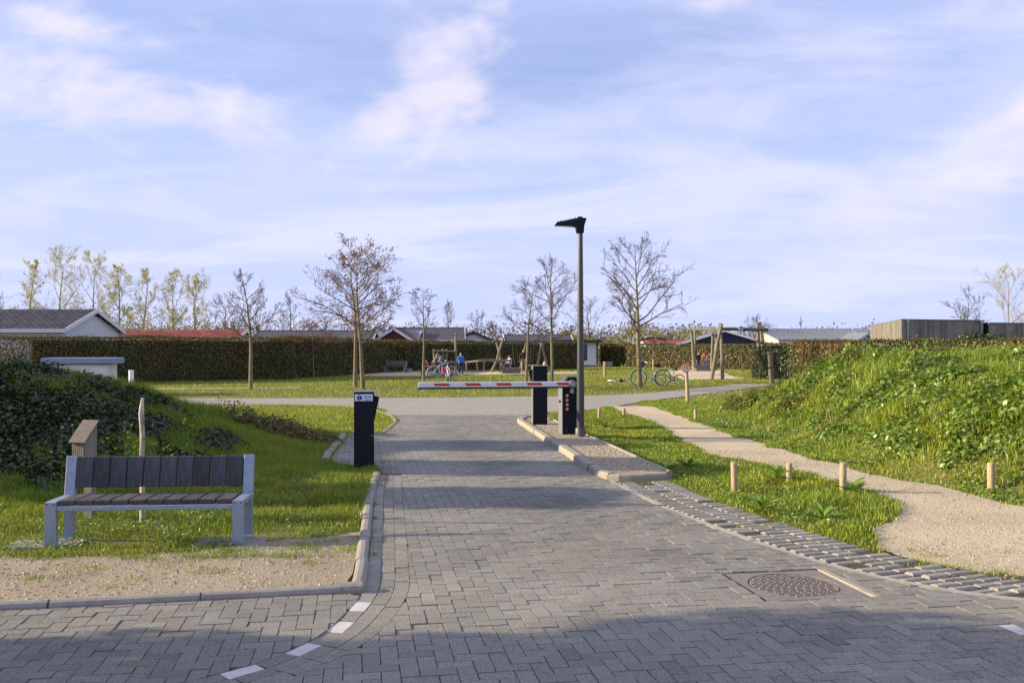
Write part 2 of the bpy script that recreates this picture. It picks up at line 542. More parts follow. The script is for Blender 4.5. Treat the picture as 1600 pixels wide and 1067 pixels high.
m_brick = M('concrete_paver', (0.228, 0.218, 0.193), 0.88, var=0.5, scale=75, bump=0.5, bscale=160, tint=True, big=(1.1, (0.30, 0.28, 0.235), 0.5), detail=8)
m_white = M('white_paver', (0.62, 0.60, 0.57), 0.85, var=0.1, scale=120, bump=0.3, bscale=300, big=(6, (0.42, 0.40, 0.37), 0.6))

def clip_half(poly, p, n):
    """keep the part of a convex polygon where (q-p).n >= 0"""
    out = []
    m = len(poly)
    for i in range(m):
        a, b = poly[i], poly[(i + 1) % m]
        da, db = (a - p) @ n, (b - p) @ n
        if da >= 0: out.append(a)
        if (da >= 0) != (db >= 0):
            t = da / (da - db); out.append(a + (b - a) * t)
    return out
def dense_edges(poly):
    P = np.array(poly + [poly[0]]); return P[:-1], P[1:]
def brick_solid(poly, z, tint, tilt=None):
    """joint-inset, chamfered stone standing out of the sand"""
    P = np.array(poly); c = P.mean(0)
    n = len(P)
    def inset(d):
        v = P - c; l = np.linalg.norm(v, axis=1, keepdims=True)
        return c + v * np.maximum(0.3, (l - d * 1.35) / l)
    a = inset(0.0026); b = inset(0.0050)
    sl = tilt if tilt is not None else rng.normal(0, 0.0028, 2)
    def zz(q, dz): return z + dz + (q - c) @ sl
    V = [(q[0], q[1], 0.0) for q in a] + [(q[0], q[1], zz(q, -0.0022)) for q in a] + [(q[0], q[1], zz(q, 0)) for q in b]
    F = []
    for k in range(2):
        for i in range(n):
            j = (i + 1) % n
            F.append((k * n + i, k * n + j, (k + 1) * n + j, (k + 1) * n + i))
    F.append(tuple(range(2 * n, 3 * n)))
    return V, F
bricks = []   # (distance, V, F, tint, white)
def lay_field(poly, zmax):
    E0, E1 = dense_edges(poly)
    P = np.array(poly)
    uv = np.stack([P @ U, P @ Wv], 1) / CELL
    i0, i1 = int(uv[:, 0].min()) - 2, int(uv[:, 0].max()) + 2
    j0, j1 = int(uv[:, 1].min()) - 2, int(uv[:, 1].max()) + 2
    I, J = np.meshgrid(np.arange(i0, i1), np.arange(j0, j1))
    I = I.ravel(); J = J.ravel(); d = (I - J) % 4
    H = d == 0; Vt = d == 3
    rect = np.concatenate([np.stack([I[H], J[H], I[H] + 2, J[H] + 1], 1), np.stack([I[Vt], J[Vt], I[Vt] + 1, J[Vt] + 2], 1)], 0).astype(float)
    cen = (rect[:, :2] + rect[:, 2:]) / 2 * CELL
    cw = cen[:, :1] * U + cen[:, 1:] * Wv
    ok = (cw[:, 1] > 3.3) & (cw[:, 1] < zmax) & (np.abs(cw[:, 0]) < 6.2)
    # distance to boundary
    dmin = np.full(len(cw), 1e9); emin = np.zeros(len(cw), int)
    for k in range(len(E0)):
        a, b = E0[k], E1[k]; ab = b - a
        t = np.clip(((cw - a) @ ab) / (ab @ ab + 1e-12), 0, 1)
        dd = np.linalg.norm(cw - (a + t[:, None] * ab), axis=1)
        up = dd < dmin; dmin[up] = dd[up]; emin[up] = k
    inside = in_poly(cw, poly)
    ok &= inside | (dmin < 0.115)
    ccw = np.sum(P[:, 0] * np.roll(P[:, 1], -1) - np.roll(P[:, 0], -1) * P[:, 1]) > 0
    for q in np.nonzero(ok)[0]:
        r = rect[q] * CELL
        pg = [r[0] * U + r[1] * Wv, r[2] * U + r[1] * Wv, r[2] * U + r[3] * Wv, r[0] * U + r[3] * Wv]
        if dmin[q] < 0.13:
            a, b = E0[emin[q]], E1[emin[q]]
            tdir = (b - a) / (np.linalg.norm(b - a) + 1e-9)
            n = np.array([-tdir[1], tdir[0]]) * (1 if ccw else -1)
            pg = clip_half(pg, a, n)
            if len(pg) < 3: continue
            A = np.array(pg); ar = 0.5 * abs(np.sum(A[:, 0] * np.roll(A[:, 1], -1) - np.roll(A[:, 0], -1) * A[:, 1]))
            if ar < 0.002: continue
        c = np.mean(pg, axis=0)
        dm = c - man_c; du, dv = dm @ U, dm @ Wv
        if abs(du) < MAN_H + 0.11 and abs(dv) < MAN_H + 0.11:
            if abs(du) < MAN_H and abs(dv) < MAN_H and max(abs(du), abs(dv)) < MAN_H - 0.03: continue
            if abs(du) >= abs(dv): pg = clip_half(pg, man_c + U * MAN_H * np.sign(du), U * np.sign(du))
            else: pg = clip_half(pg, man_c + Wv * MAN_H * np.sign(dv), Wv * np.sign(dv))
            if len(pg) < 3: continue
        white = False
        z = 0.021 + rng.normal(0, 0.0016) + 0.006 * float(vnoise(c[0], c[1], 0.9, 4))
        V, F = brick_solid(pg, z, 1)
        t = float(np.clip(1 + rng.normal(0, 0.06) + 0.22 * (vnoise(c[0], c[1], 0.7, 8) - .5) + 0.16 * (vnoise(c[0], c[1], 2.6, 9) - .5), 0.72, 1.3))
        uu_ = c @ U
        t *= 1 - 0.10 * math.exp(-((uu_ - 0.15) / .28) ** 2) - 0.10 * math.exp(-((uu_ - 1.75) / .3) ** 2) if c[1] > 6.5 else 1
        for ox, oy, orad in ((1.2, 7.4, .35), (0.4, 9.6, .4), (1.9, 5.2, .3), (-0.2, 13.2, .5), (0.6, 5.6, .25), (-2.4, 4.9, .3)):
            t *= 1 - .22 * math.exp(-((c[0] - ox) ** 2 + (c[1] - oy) ** 2) / orad ** 2) * (.5 + rng.uniform())
        wm = 1 + rng.normal(0, 0.012)
        bricks.append((float(np.hypot(c[0], c[1])), V, F, (t * wm, t, t / wm), white, c))
lay_field(polyA, 22.75)
lay_field(polyB, 8)
# three curved gutter courses; the kerb-side one carries white bricks along the bend
for k, off in enumerate((-0.0525, 0.0525, 0.1575)):
    Lc = offset_line(line1, off)
    Pn = resample(Lc, 0.212)
    Lf = resample(Lc, 0.02)
    s = np.concatenate([[0], np.cumsum(np.linalg.norm(np.diff(Lf, axis=0), axis=1))])
    total = s[-1]; pos = 0.0 + 0.07 * k
    n_w = 0
    while pos + 0.21 < total:
        pts = [np.array([np.interp(pos + d_, s, Lf[:, 0]), np.interp(pos + d_, s, Lf[:, 1])]) for d_ in (0, 0.105, 0.21)]
        T = unit(pts[2] - pts[0]); nrm = np.array([-T[1], T[0]])
        pg = [pts[0] - nrm * .0525, pts[2] - nrm * .0525, pts[2] + nrm * .0525, pts[0] + nrm * .0525]
        c = pts[1]
        if 3.2 < c[1]:
            white = False
            if k == 0 and c[1] < 6.25:
                n_w += 1; white = (n_w % 2 == 0)
            sandy = k == 0 and c[1] > 6.3
            z = (0.0135 if sandy else 0.021) + rng.normal(0, 0.0015)
            V, F = brick_solid(pg, z, 1)
            t = float(np.clip(1 + rng.normal(0, 0.09), 0.7, 1.35)) * (1.25 if sandy else 1.0)
            bricks.append((float(np.hypot(c[0], c[1])), V, F, (t, t, t * .98), white, c))
        pos += 0.212
wi = min(range(len(bricks)), key=lambda i: np.hypot(bricks[i][5][0] - 2.99, bricks[i][5][1] - 5.44))
bricks[wi] = bricks[wi][:4] + (True,) + bricks[wi][5:]
bricks.sort(key=lambda b: b[0])
single = 0; FV = []; FF = []; FT = []; nb = 0
for d_, V, F, t, white, c in bricks:
    vis = c[1] > 4.5 and abs(c[0]) / c[1] < 0.585
    if (vis and single < 292) or white:
        o = mesh_np('white_brick' if white else 'brick', V, F, m_white if white else m_brick, road, tint=np.tile(t, (len(V), 1)))
        if white: o['label'] = 'white concrete marking brick'
        single += 1
    else:
        FV += V; FF += [tuple(i + nb for i in f) for f in F]; FT += [t] * len(V); nb += len(V)
field = mesh_np('brick_field', FV, FF, m_brick, road, tint=np.array(FT)); field['kind'] = 'stuff'

# cross road behind the barrier: too far to tell its stones apart
m_cross = M('cross_road_paving', (0.31, 0.285, 0.24), 0.88, var=0.16, scale=5.5, bump=0.3, bscale=40, big=(0.5, (0.36, 0.33, 0.27), 0.6))
cr_low = [(-26, 25.6), (-9.8, 27.3), (-4.9, 26.6), (-3.55, 25.0), (-3.0, 22.8), (0.4, 22.8), (1.0, 24.0), (2.4, 25.3), (3.4, 27.2), (4.5, 29.4), (6.0, 31.7), (8.6, 36.0), (12.5, 42.5)]
cr_up = [(-26, 29.2), (-11, 30.7), (-5.3, 30.9), (-1.0, 31.5), (2.9, 32.6), (5.3, 34.6), (7.2, 37.5), (11.0, 43.2)]
cross = sheet('cross_road', catmull(cr_low, 4).tolist() + catmull(cr_up, 4)[::-1].tolist(), 0.006, m_cross, kind='structure')

# ------------------------------------------------------------------ gravel surfaces
m_gravel = M('beige_gravel', (0.40, 0.33, 0.225), 0.95, col2=(0.60, 0.51, 0.37), scale=95, bump=0.9, bscale=130, voro=1, big=(0.8, (0.29, 0.24, 0.165), 0.55), detail=6)
m_path = M('path_gravel', (0.54, 0.445, 0.29), 0.95, col2=(0.72, 0.61, 0.43), scale=80, bump=0.7, bscale=110, voro=1, big=(0.7, (0.31, 0.255, 0.18), 0.5), detail=6)
m_pea = M('island_pea_gravel', (0.27, 0.215, 0.13), 0.9, col2=(0.50, 0.43, 0.30), scale=60, bump=1.0, bscale=70, voro=1, big=(1.6, (0.23, 0.20, 0.11), 0.6))
def wob(pts, amp, step=0.18, seed=3):
    P = resample(pts, step)
    n = vnoise(P[:, 0], P[:, 1], 2.3, seed) - .5; m = vnoise(P[:, 0], P[:, 1], 5.1, seed + 1) - .5
    return np.stack([P[:, 0] + n * amp * 1.4, P[:, 1] + (m + n) * amp], 1)
pl_back = wob([(-9.5, 7.3), (-3.98, 7.38), (-3.2, 7.3), (-2.2, 7.75), (-1.45, 8.15), (-1.38, 8.25)], 0.22)
gravel_plot = sheet('gravel_plot', [(-9.5, 4.75), (-3.3, 5.88), (-1.2, 6.27), (-1.2, 6.75), (-1.4, 8.3)] + pl_back[::-1].tolist(), 0.012, m_gravel, kind='structure')
path_l = [(2.8, 26.45), (3.0, 23.5), (3.22, 22.2), (3.22, 19.2), (3.14, 16.3), (3.19, 14.35), (3.48, 13.52), (3.87, 12.8), (4.09, 11.33), (4.32, 10.67), (4.18, 9.6), (3.85, 9.0), (3.17, 8.01), (3.05, 7.55)]
path_r = [(4.1, 26.6), (4.25, 20.9), (4.37, 17.0), (4.6, 14.25), (4.72, 12.66), (5.18, 11.3), (5.6, 9.3), (7.2, 8.6), (11, 8.9)]
path_poly = wob(path_l, 0.16).tolist() + [(3.2, 7.2), (3.6, 6.6), (4.2, 6.42), (5.6, 6.5), (8.0, 6.95), (11, 7.5)] + wob(path_r, 0.2)[::-1].tolist()
path = sheet('gravel_path', path_poly, 0.010, m_path, kind='structure')
# playground ground patches
pg1 = sheet('play_area_sand', [(-10.5, 56), (-5.6, 55.5), (-4.4, 60), (-2, 58), (4.2, 60), (5.5, 66), (-7.5, 66), (-9.5, 62)], 0.008, m_path, kind='structure')
pg2 = sheet('swing_area_sand', [(9.4, 49.0), (13.2, 50.5), (13.6, 55), (16.2, 70), (12.5, 72), (10.6, 62)], 0.008, m_path, kind='structure')
wornp = sheet('worn_grass_track', wob([(-21, 36.6), (-12, 38.0), (-9, 38.6)], 0.4, 0.5).tolist() + wob([(-21, 37.6), (-12, 38.9), (-9, 39.3)], 0.4, 0.5)[::-1].tolist(), 0.008, m_path, kind='structure')

# loose stones lying on the gravel
def pebbles(name, poly, n, parent, mat, s0=0.006, s1=0.018, z=0.012, box=None):
    P = np.array(poly); lo, hi = (P.min(0), P.max(0)) if box is None else (np.array(box[0]), np.array(box[1]))
    Q = rng.uniform(lo, hi, (n * 3, 2)); Q = Q[in_poly(Q, poly)][:n]
    k = len(Q)
    s = rng.uniform(0, 1, k) ** 3 * (s1 - s0) + s0
    a = rng.uniform(0, 6.28, k)
    base = np.array([[1, 0, 0], [0, 1, 0], [-1, 0, 0], [0, -1, 0], [0.1, 0.1, 0.8]])
    ca, sa = np.cos(a), np.sin(a)
    V = np.zeros((k, 5, 3))
    for i in range(5):
        bx, by, bz = base[i] * (1 + 0.0)
        jx = bx * rng.uniform(.7, 1.3, k); jy = by * rng.uniform(.5, 1.0, k)
        V[:, i, 0] = Q[:, 0] + (jx * ca - jy * sa) * s; V[:, i, 1] = Q[:, 1] + (jx * sa + jy * ca) * s
        V[:, i, 2] = z + bz * s
    i0 = np.arange(k)[:, None] * 5
    F = (i0[:, :, None] + np.array([[0, 1, 4], [1, 2, 4], [2, 3, 4], [3, 0, 4]])[None]).reshape(-1, 3)
    t = np.repeat(rng.uniform(.6, 1.35, k), 5)
    o = mesh_np(name, V.reshape(-1, 3), F, mat, parent, tint=t); o['kind'] = 'stuff'
    return o
m_peb = M('loose_stone', (0.42, 0.35, 0.26), 0.9, var=0.2, scale=30, tint=True)
pebbles('loose_gravel', [(-9, 4.85), (-3.3, 5.9), (-1.2, 6.3), (-1.4, 8.2), (-2.4, 7.6), (-9, 7.3)], 9000, gravel_plot, m_peb)
pebbles('loose_gravel', path_poly, 9000, path, m_peb, 0.006, 0.016, 0.010, ((2.8, 6.5), (7, 15)))

# ------------------------------------------------------------------ kerbs
m_kerb = M('kerb_concrete', (0.27, 0.25, 0.225), 0.9, var=0.2, scale=22, bump=0.35, bscale=160, big=(2.2, (0.36, 0.33, 0.285), 0.6))
m_kerb2 = M('island_kerb_concrete', (0.34, 0.31, 0.25), 0.9, var=0.16, scale=16, bump=0.35, bscale=140, big=(1.8, (0.30, 0.265, 0.20), 0.6))
def sweep_stone(name, pts, prof, mat, parent, drop=(0, 0)):
    """stone swept along a 2-D polyline; prof = (offset to the left, z)"""
    L = np.asarray(pts); T = unit(np.gradient(L, axis=0)); Nn = np.stack([-T[:, 1], T[:, 0]], 1)
    n = len(prof); V = []; F = []
    for i in range(len(L)):
        dz = drop[0] + (drop[1] - drop[0]) * i / (len(L) - 1)
        for o_, z in prof:
            q = L[i] + Nn[i] * o_
            V.append((q[0], q[1], max(z + dz, -0.05) if z > 0 else z))
    for i in range(len(L) - 1):
        for k in range(n):
            k2 = (k + 1) % n
            F.append((i * n + k, i * n + k2, (i + 1) * n + k2, (i + 1) * n + k))
    F.append(tuple(range(n))); F.append(tuple(range((len(L) - 1) * n, len(L) * n)))
    mb = MB(); mb.v = V; mb.f = F; mb.t = [1.0] * len(V)
    return mb.build(name, mat, parent)
def kerb_run(parent, line, prof, mat, stone=1.0, gap=0.008, name='kerb_stone', jit=0.004):
    Lf = resample(line, 0.03)
    s = np.concatenate([[0], np.cumsum(np.linalg.norm(np.diff(Lf, axis=0), axis=1))])
    n = max(1, int(round(s[-1] / stone))); ln = s[-1] / n
    for k in range(n):
        a, b = k * ln + gap / 2, (k + 1) * ln - gap / 2
        t = np.linspace(a, b, max(3, int(ln / 0.12)))
        pts = np.stack([np.interp(t, s, Lf[:, 0]), np.interp(t, s, Lf[:, 1])], 1) + rng.normal(0, jit, 2)
        sweep_stone(name, pts, prof, mat, parent, (rng.normal(0, jit), rng.normal(0, jit)))
kerb = empty('kerb'); kerb['kind'] = 'structure'
round_prof = [(0.0, -0.05), (0.0, 0.036), (0.012, 0.056), (0.032, 0.066), (0.065, 0.067), (0.088, 0.058), (0.098, 0.04), (0.10, -0.05)]
kl = catmull([(-9.5, 4.63), (-6, 5.27), (-3.29, 5.76), (-1.5, 6.085), (-1.16, 6.15)], 8)
kerb_run(kerb, kl, round_prof, m_kerb, 0.98)
sweep_stone('kerb_corner', [(-1.18, 6.145), (-1.1, 6.158), (-1.03, 6.17)], [(0.0, -0.05), (0.0, 0.045), (0.012, 0.066), (0.035, 0.078), (0.10, 0.078), (0.14, 0.05), (0.14, -0.05)], m_kerb, kerb)
kd = catmull([(-1.03, 6.19), (-1.08, 6.7), (-1.31, 8.35), (-1.556, 10.13), (-1.76, 12.0)], 8)
kerb_run(kerb, kd, round_prof, m_kerb, 0.9, jit=0.003)
kb = [(-2.0, 12.80), (-2.5, 12.98), (-2.72, 13.55), (-3.12, 17.1)]
kerb_run(kerb, [(-2.78, 13.5), (-3.17, 17.2)], [(0, -.05), (0, .05), (.03, .075), (.1, .075), (.12, .05), (.12, -.05)], m_kerb, 0.5, jit=0.01)
kerb_run(kerb, [(-3.17, 17.35), (-2.56, 17.75)], [(0, -.05), (0, .03), (.03, .045), (.09, .045), (.12, .03), (.12, -.05)], m_kerb, 0.5)
kerb_run(kerb, catmull([(-2.55, 17.9), (-2.58, 19.6), (-2.72, 21.3), (-3.3, 23.6), (-4.9, 26.4), (-9.8, 27.15)], 6), [(0, -.05), (0, .02), (.03, .035), (.09, .035), (.1, .02), (.1, -.05)], m_kerb, 0.8)
island_kerb = empty('island_kerb'); island_kerb['kind'] = 'structure'
ik_prof = [(0.0, -0.05), (-0.012, 0.09), (-0.028, 0.112), (-0.13, 0.116), (-0.14, 0.095), (-0.14, -0.05)]
kerb_run(island_kerb, [(1.03, 12.42), (0.17, 19.8)], ik_prof, m_kerb2, 1.0)
kerb_run(island_kerb, catmull([(0.165, 19.83), (0.11, 20.6), (0.32, 21.3), (0.75, 21.2), (0.95, 20.4)], 6), ik_prof, m_kerb2, 0.8)
kerb_run(island_kerb, catmull([(2.02, 11.58), (1.62, 11.5), (1.3, 11.52), (1.12, 11.75), (1.04, 12.38)], 6), [(o_, z_ - (.02 if z_ > 0 else 0)) for o_, z_ in ik_prof], m_kerb2, 0.95)
kerb_run(island_kerb, [(2.1, 11.75), (0.98, 20.2)], [(0, -.05), (0, .10), (.012, .11), (.045, .11), (.055, .10), (.055, -.05)], m_kerb2, 1.0)
isl_gravel = sheet('island_gravel', [(1.3, 11.62), (1.95, 11.68), (2.09, 11.8), (0.98, 20.2), (0.75, 21.05), (0.35, 21.1), (0.28, 20.5), (0.32, 19.8), (1.17, 12.45)], 0.086, m_pea, kind='structure')
pebbles('loose_gravel', [(1.35, 11.75), (1.92, 11.75), (2.02, 12.0), (1.1, 19.5), (0.42, 19.6), (1.2, 12.5)], 9000, isl_gravel, m_peb, 0.008, 0.02, 0.086)

# concrete edging band and ribbed grass pavers along the right side
m_edge = M('edging_concrete', (0.36, 0.325, 0.28), 0.9, var=0.15, scale=25, bump=0.3, bscale=150)
m_rib = M('ribbed_paver', (0.29, 0.27, 0.235), 0.92, var=0.25, scale=30, bump=0.4, bscale=140, tint=True)
verge = sheet('paver_verge', right_edge.tolist() + offset_line(right_edge, -0.80)[::-1].tolist(), 0.011, M('shaded_verge_soil', (0.055, 0.048, 0.03), 0.95, col2=(0.10, 0.09, 0.045), scale=25, bump=0.8, bscale=70), kind='structure')  # soil darkened in colour to stand in for shade in deep paver gaps
kerb_run(verge, right_edge[8:], [(0.0, -.04), (0.0, .022), (-.065, .026), (-.065, -.04)], m_edge, 0.95, name='edging_stone')
Lr = resample(right_edge, 0.02)
sr = np.concatenate([[0], np.cumsum(np.linalg.norm(np.diff(Lr, axis=0), axis=1))])
pos = 1.6; row = 0
rib_count = 0
while pos < sr[-1] - 0.12:
    p = np.array([np.interp(pos, sr, Lr[:, 0]), np.interp(pos, sr, Lr[:, 1])])
    q = np.array([np.interp(pos + .02, sr, Lr[:, 0]), np.interp(pos + .02, sr, Lr[:, 1])])
    T = unit(q - p)
    ra = R(11 + 20 * (1 - pos / sr[-1]))
    Nn = np.array([math.cos(ra), math.sin(ra)]); T = np.array([-Nn[1], Nn[0]]); sk = 0.0 * T
    width = 0.68
    cells = [(0.085, 0.29), (0.305, 0.505), (0.52, 0.74)]
    for a, b in cells:
        if rng.uniform() < 0.05: continue
        a2, b2 = a + rng.normal(0, .004), b + rng.normal(0, .004)
        z0 = 0.029 + rng.normal(0, .003)
        hw = 0.041
        mb = MB()
        def pt(u, v): 
            w_ = p + Nn * u + T * v + sk * (u / width)
            return w_
        base = [pt(a2, -hw), pt(b2, -hw), pt(b2, hw), pt(a2, hw)]
        top = [pt(a2 + .012, -hw * .6), pt(b2 - .012, -hw * .6), pt(b2 - .012, hw * .6), pt(a2 + .012, hw * .6)]
        V = [(w_[0], w_[1], -0.01) for w_ in base] + [(w_[0], w_[1], z0 - .012) for w_ in base] + [(w_[0], w_[1], z0) for w_ in top]
        F = [(0, 1, 5, 4), (1, 2, 6, 5), (2, 3, 7, 6), (3, 0, 4, 7), (4, 5, 9, 8), (5, 6, 10, 9), (6, 7, 11, 10), (7, 4, 8, 11), (8, 9, 10, 11)]
        mb.add(V, F, float(rng.uniform(.8, 1.15)))
        mb.build('rib', m_rib, verge); rib_count += 1
    pos += 0.118
    row += 1

# manhole cover
m_iron = M('rusty_cast_iron', (0.21, 0.185, 0.168), 0.8, var=0.3, scale=40, bump=0.3, bscale=200, big=(5, (0.26, 0.21, 0.175), 0.6), metallic=0.0)
man = empty('manhole_cover', (man_c[0], man_c[1], 0.006), BR, 'round rusty iron manhole cover set in a square frame in the brick road', 'manhole cover')
mb = MB(); hh = MAN_H - 0.008
ring = 40
V = []; F = []
for k in range(ring):
    a = 2 * math.pi * k / ring
    ux, uy = math.cos(a), math.sin(a)
    sq = hh / max(abs(ux), abs(uy))
    V += [(ux * sq, uy * sq, 0.012), (ux * 0.318, uy * 0.318, 0.012), (ux * 0.318, uy * 0.318, -0.01)]
for k in range(ring):
    j = (k + 1) % ring
    F += [(k * 3, j * 3, j * 3 + 1, k * 3 + 1), (k * 3 + 1, j * 3 + 1, j * 3 + 2, k * 3 + 2)]
mb.add(V, F); mb.build('frame', m_iron, man)
lid = MB().disc((0, 0, 0.0), 0.308, 0.018, 'z', 40).build('lid', m_iron, man)
for i in range(-8, 9):
    y = i * 0.034
    half = math.sqrt(max(0, 0.295 ** 2 - y * y))
    seg = MB(); x = -half + (0.02 if i % 2 else 0.0)
    while x + 0.03 < half:
        seg.box((x + .016, y, 0.0115), (0.040, 0.017, 0.006)); x += 0.056
    if seg.v: seg.build('tread_rib', m_iron, lid)
MB().box((hh + 0.04, -0.03, -0.002), (0.06, 0.78, 0.05), bev=0.006).build('edge_block', m_kerb2, man)
# ------------------------------------------------------------------ street furniture
m_galv = M('galvanised_steel', (0.28, 0.335, 0.43), 0.42, var=0.22, scale=55, bump=0.08, bscale=90, metallic=0.35, big=(9, (0.38, 0.44, 0.53), 0.5), spec=0.5)
m_plank = M('weathered_dark_plank', (0.038, 0.040, 0.050), 0.78, col2=(0.105, 0.108, 0.124), scale=7, stretch=(7, 7, 0.7), bump=0.5, bscale=14, tint=True)
m_plank_seat = M('weathered_seat_plank', (0.045, 0.042, 0.045), 0.75, col2=(0.12, 0.112, 0.112), scale=7, stretch=(7, 0.7, 7), bump=0.5, bscale=14, tint=True)
m_bolt = M('dark_bolt', (0.05, 0.05, 0.055), 0.5, metallic=0.6)
m_slab = M('concrete_slab', (0.30, 0.275, 0.235), 0.9, var=0.18, scale=18, bump=0.3, bscale=120)
m_black = M('black_powder_coat', (0.006, 0.0075, 0.016), 0.5, var=0.15, scale=12, spec=0.22, bump=0.03, bscale=300)
m_anth = M('anthracite_paint', (0.05, 0.055, 0.07), 0.45, var=0.12, scale=4, spec=0.5, big=(1.4, (0.19, 0.195, 0.20), 0.4))
m_dgrey = M('mid_grey_coat', (0.17, 0.185, 0.20), 0.5, var=0.08, scale=10, spec=0.4)
m_grey = M('light_grey_metal', (0.36, 0.38, 0.40), 0.45, var=0.08, scale=10, spec=0.5)
m_whitep = M('white_paint', (0.78, 0.79, 0.82), 0.4, var=0.04, scale=8, spec=0.45, big=(3, (0.68, 0.69, 0.70), 0.4))
m_redp = M('red_reflective', (0.62, 0.03, 0.035), 0.4, var=0.06, spec=0.5)
m_rubber = M('black_rubber', (0.015, 0.015, 0.018), 0.8)
m_bluep = M('sign_blue', (0.02, 0.035, 0.19), 0.45, var=0.05)
m_post = M('round_wood_post', (0.36, 0.265, 0.155), 0.85, col2=(0.48, 0.375, 0.24), scale=5, stretch=(9, 9, 1.2), bump=0.35, bscale=16)
m_post_end = M('sawn_end_grain', (0.45, 0.36, 0.235), 0.9, var=0.15, scale=30)

def text(body, size, loc, parent, mat, rot=(R(90), 0, 0), extrude=0.001, name='lettering', sx=1.0):
    cu = bpy.data.curves.new(name, 'FONT'); cu.body = body; cu.size = size; cu.extrude = extrude
    cu.align_x = 'CENTER'; cu.align_y = 'CENTER'; cu.resolution_u = 3
    cu.materials.append(mat)
    tmp = bpy.data.objects.new('tmp_text', cu); C.objects.link(tmp)
    bpy.context.view_layer.update()
    me = bpy.data.meshes.new_from_object(tmp.evaluated_get(bpy.context.evaluated_depsgraph_get()))
    bpy.data.objects.remove(tmp, do_unlink=True)
    o = bpy.data.objects.new(name, me); link(o, parent)
    o.location = loc; o.rotation_euler = rot; o.scale = (sx, 1, 1)
    return o

# --- bench
bw = 1.66
bench = empty('bench', (-3.15, 7.68, 0.0), R(4.0), 'galvanised steel bench with dark plank seat and back beside the gravel', 'bench')
for s in (-1, 1):
    x = s * (bw / 2 - 0.0465)
    MB().box((x, 0.025, 0.1975), (0.093, 0.05, 0.395), bev=0.005).build('leg', m_galv, bench)
    MB().box((x, 0.395, 0.18), (0.085, 0.05, 0.36), bev=0.005).build('leg', m_galv, bench)
    fr = MB().box((x, 0.235, 0.372), (0.0925, 0.37, 0.05), bev=0.005).build('side_rail', m_galv, bench)
    MB().bar((x, 0.40, 0.35), (x, 0.465, 0.735), 0.088, 0.05, up=(0, -1, 0), bev=0.004).build('back_upright', m_galv, bench)
    MB().box((x, 0.22, 0.012), (0.09, 0.36, 0.016)).build('foot_plate', m_galv, bench)
    for dx in (-.028, .028):
        MB().disc((x + dx, -0.002, 0.375), 0.006, 0.006, 'y', 8).build('bolt', m_bolt, fr)
MB().box((0, 0.028, 0.338), (bw - 0.19, 0.04, 0.042), bev=0.004).build('front_rail', m_galv, bench)
MB().box((0, 0.40, 0.335), (bw - 0.19, 0.04, 0.042), bev=0.004).build('rear_rail', m_galv, bench)
inner = bw - 0.19
pw = inner / 10
for k in range(10):
    xc = -inner / 2 + pw * (k + .5)
    MB().box((xc, 0.218, 0.383), (pw - 0.011, 0.37, 0.045), bev=0.006, t=float(rng.uniform(.75, 1.25))).build('seat_plank', m_plank_seat, bench)
    o = MB().box((0, 0, 0), (pw - 0.014, 0.042, 0.275), bev=0.006, t=float(rng.uniform(.7, 1.3))).build('back_plank', m_plank, bench)
    o.location = (xc, 0.440 + rng.normal(0, .002), 0.592); o.rotation_euler = (R(-9.5), 0, 0)
for s, nm in ((-1, 'a'), (1, 'b')):
    slab = MB()
    slab.box((s * 0.79, 0.16, -0.004), (0.40, 0.30, 0.04), bev=0.006)
    o = slab.build('base_slab', m_slab, bench)
    MB().box((s * 0.79 - 0.31, 0.16, -0.006), (0.2, 0.30, 0.04), bev=0.006).build('base_slab', m_slab, bench)

# --- wooden insect house on a post behind the bench
m_cedar = M('grey_cedar', (0.17, 0.145, 0.125), 0.85, col2=(0.27, 0.235, 0.205), scale=5, stretch=(10, 10, 1), bump=0.4, bscale=18)
p = AT(131, 700, 8.9)
hz = float(height(p[0], 8.9))
ih = empty('insect_house', (p[0], 8.9, hz), R(-12), 'small slanted-roof wooden box on a post behind the bench back', 'insect house')
ztop = 1.7 - (658 - 545) * 8.9 / 1400 - hz
MB().box((0, 0.09, (ztop - .3) / 2), (0.09, 0.07, ztop - .3), bev=0.006).build('post', m_cedar, ih)
MB().prism([(-0.08, ztop - .42), (0.1, ztop - .42), (0.1, ztop - .03), (-0.08, ztop - .2)], -0.072, 0.072, 'x').build('box', m_cedar, ih)
for k in range(8):
    xx = -0.079 + 0.0226 * k
    MB().bar((xx, -0.11, ztop - 0.205), (xx, 0.11, ztop - 0.0), 0.019, 0.016, up=(0, 0, 1)).build('roof_slat', m_cedar, ih)
for k in range(6):
    MB().box((-0.055 + .022 * k, -0.083, ztop - .31), (0.015, 0.012, 0.19)).build('front_slat', m_cedar, ih)

# --- birch stick
p = G2(222, 800)
stz = float(height(p[0], 8.75))
stick = MB()
prs = [(0, 0, -.1), (0.004, 0, .3), (-.004, .003, .6), (.004, 0, .85), (-.006, 0, 1.07), (-.004, 0.004, 1.14), (0.006, 0, 1.22)]
stick.tube([(p[0] * 8.75 / p[1] + a, 8.75 + b, stz + c) for a, b, c in prs], [.026, .025, .024, .023, .027, .021, .012], 9)
m_birch = M('birch_bark', (0.50, 0.46, 0.38), 0.8, col2=(0.62, 0.58, 0.50), scale=6, stretch=(3, 3, 14), bump=0.3, bscale=20, big=(9, (0.08, 0.07, 0.06), 0.75))
st = stick.build('birch_stake', m_birch, smooth=True)
tag(st, 'thin upright birch stake planted behind the bench', 'stake')

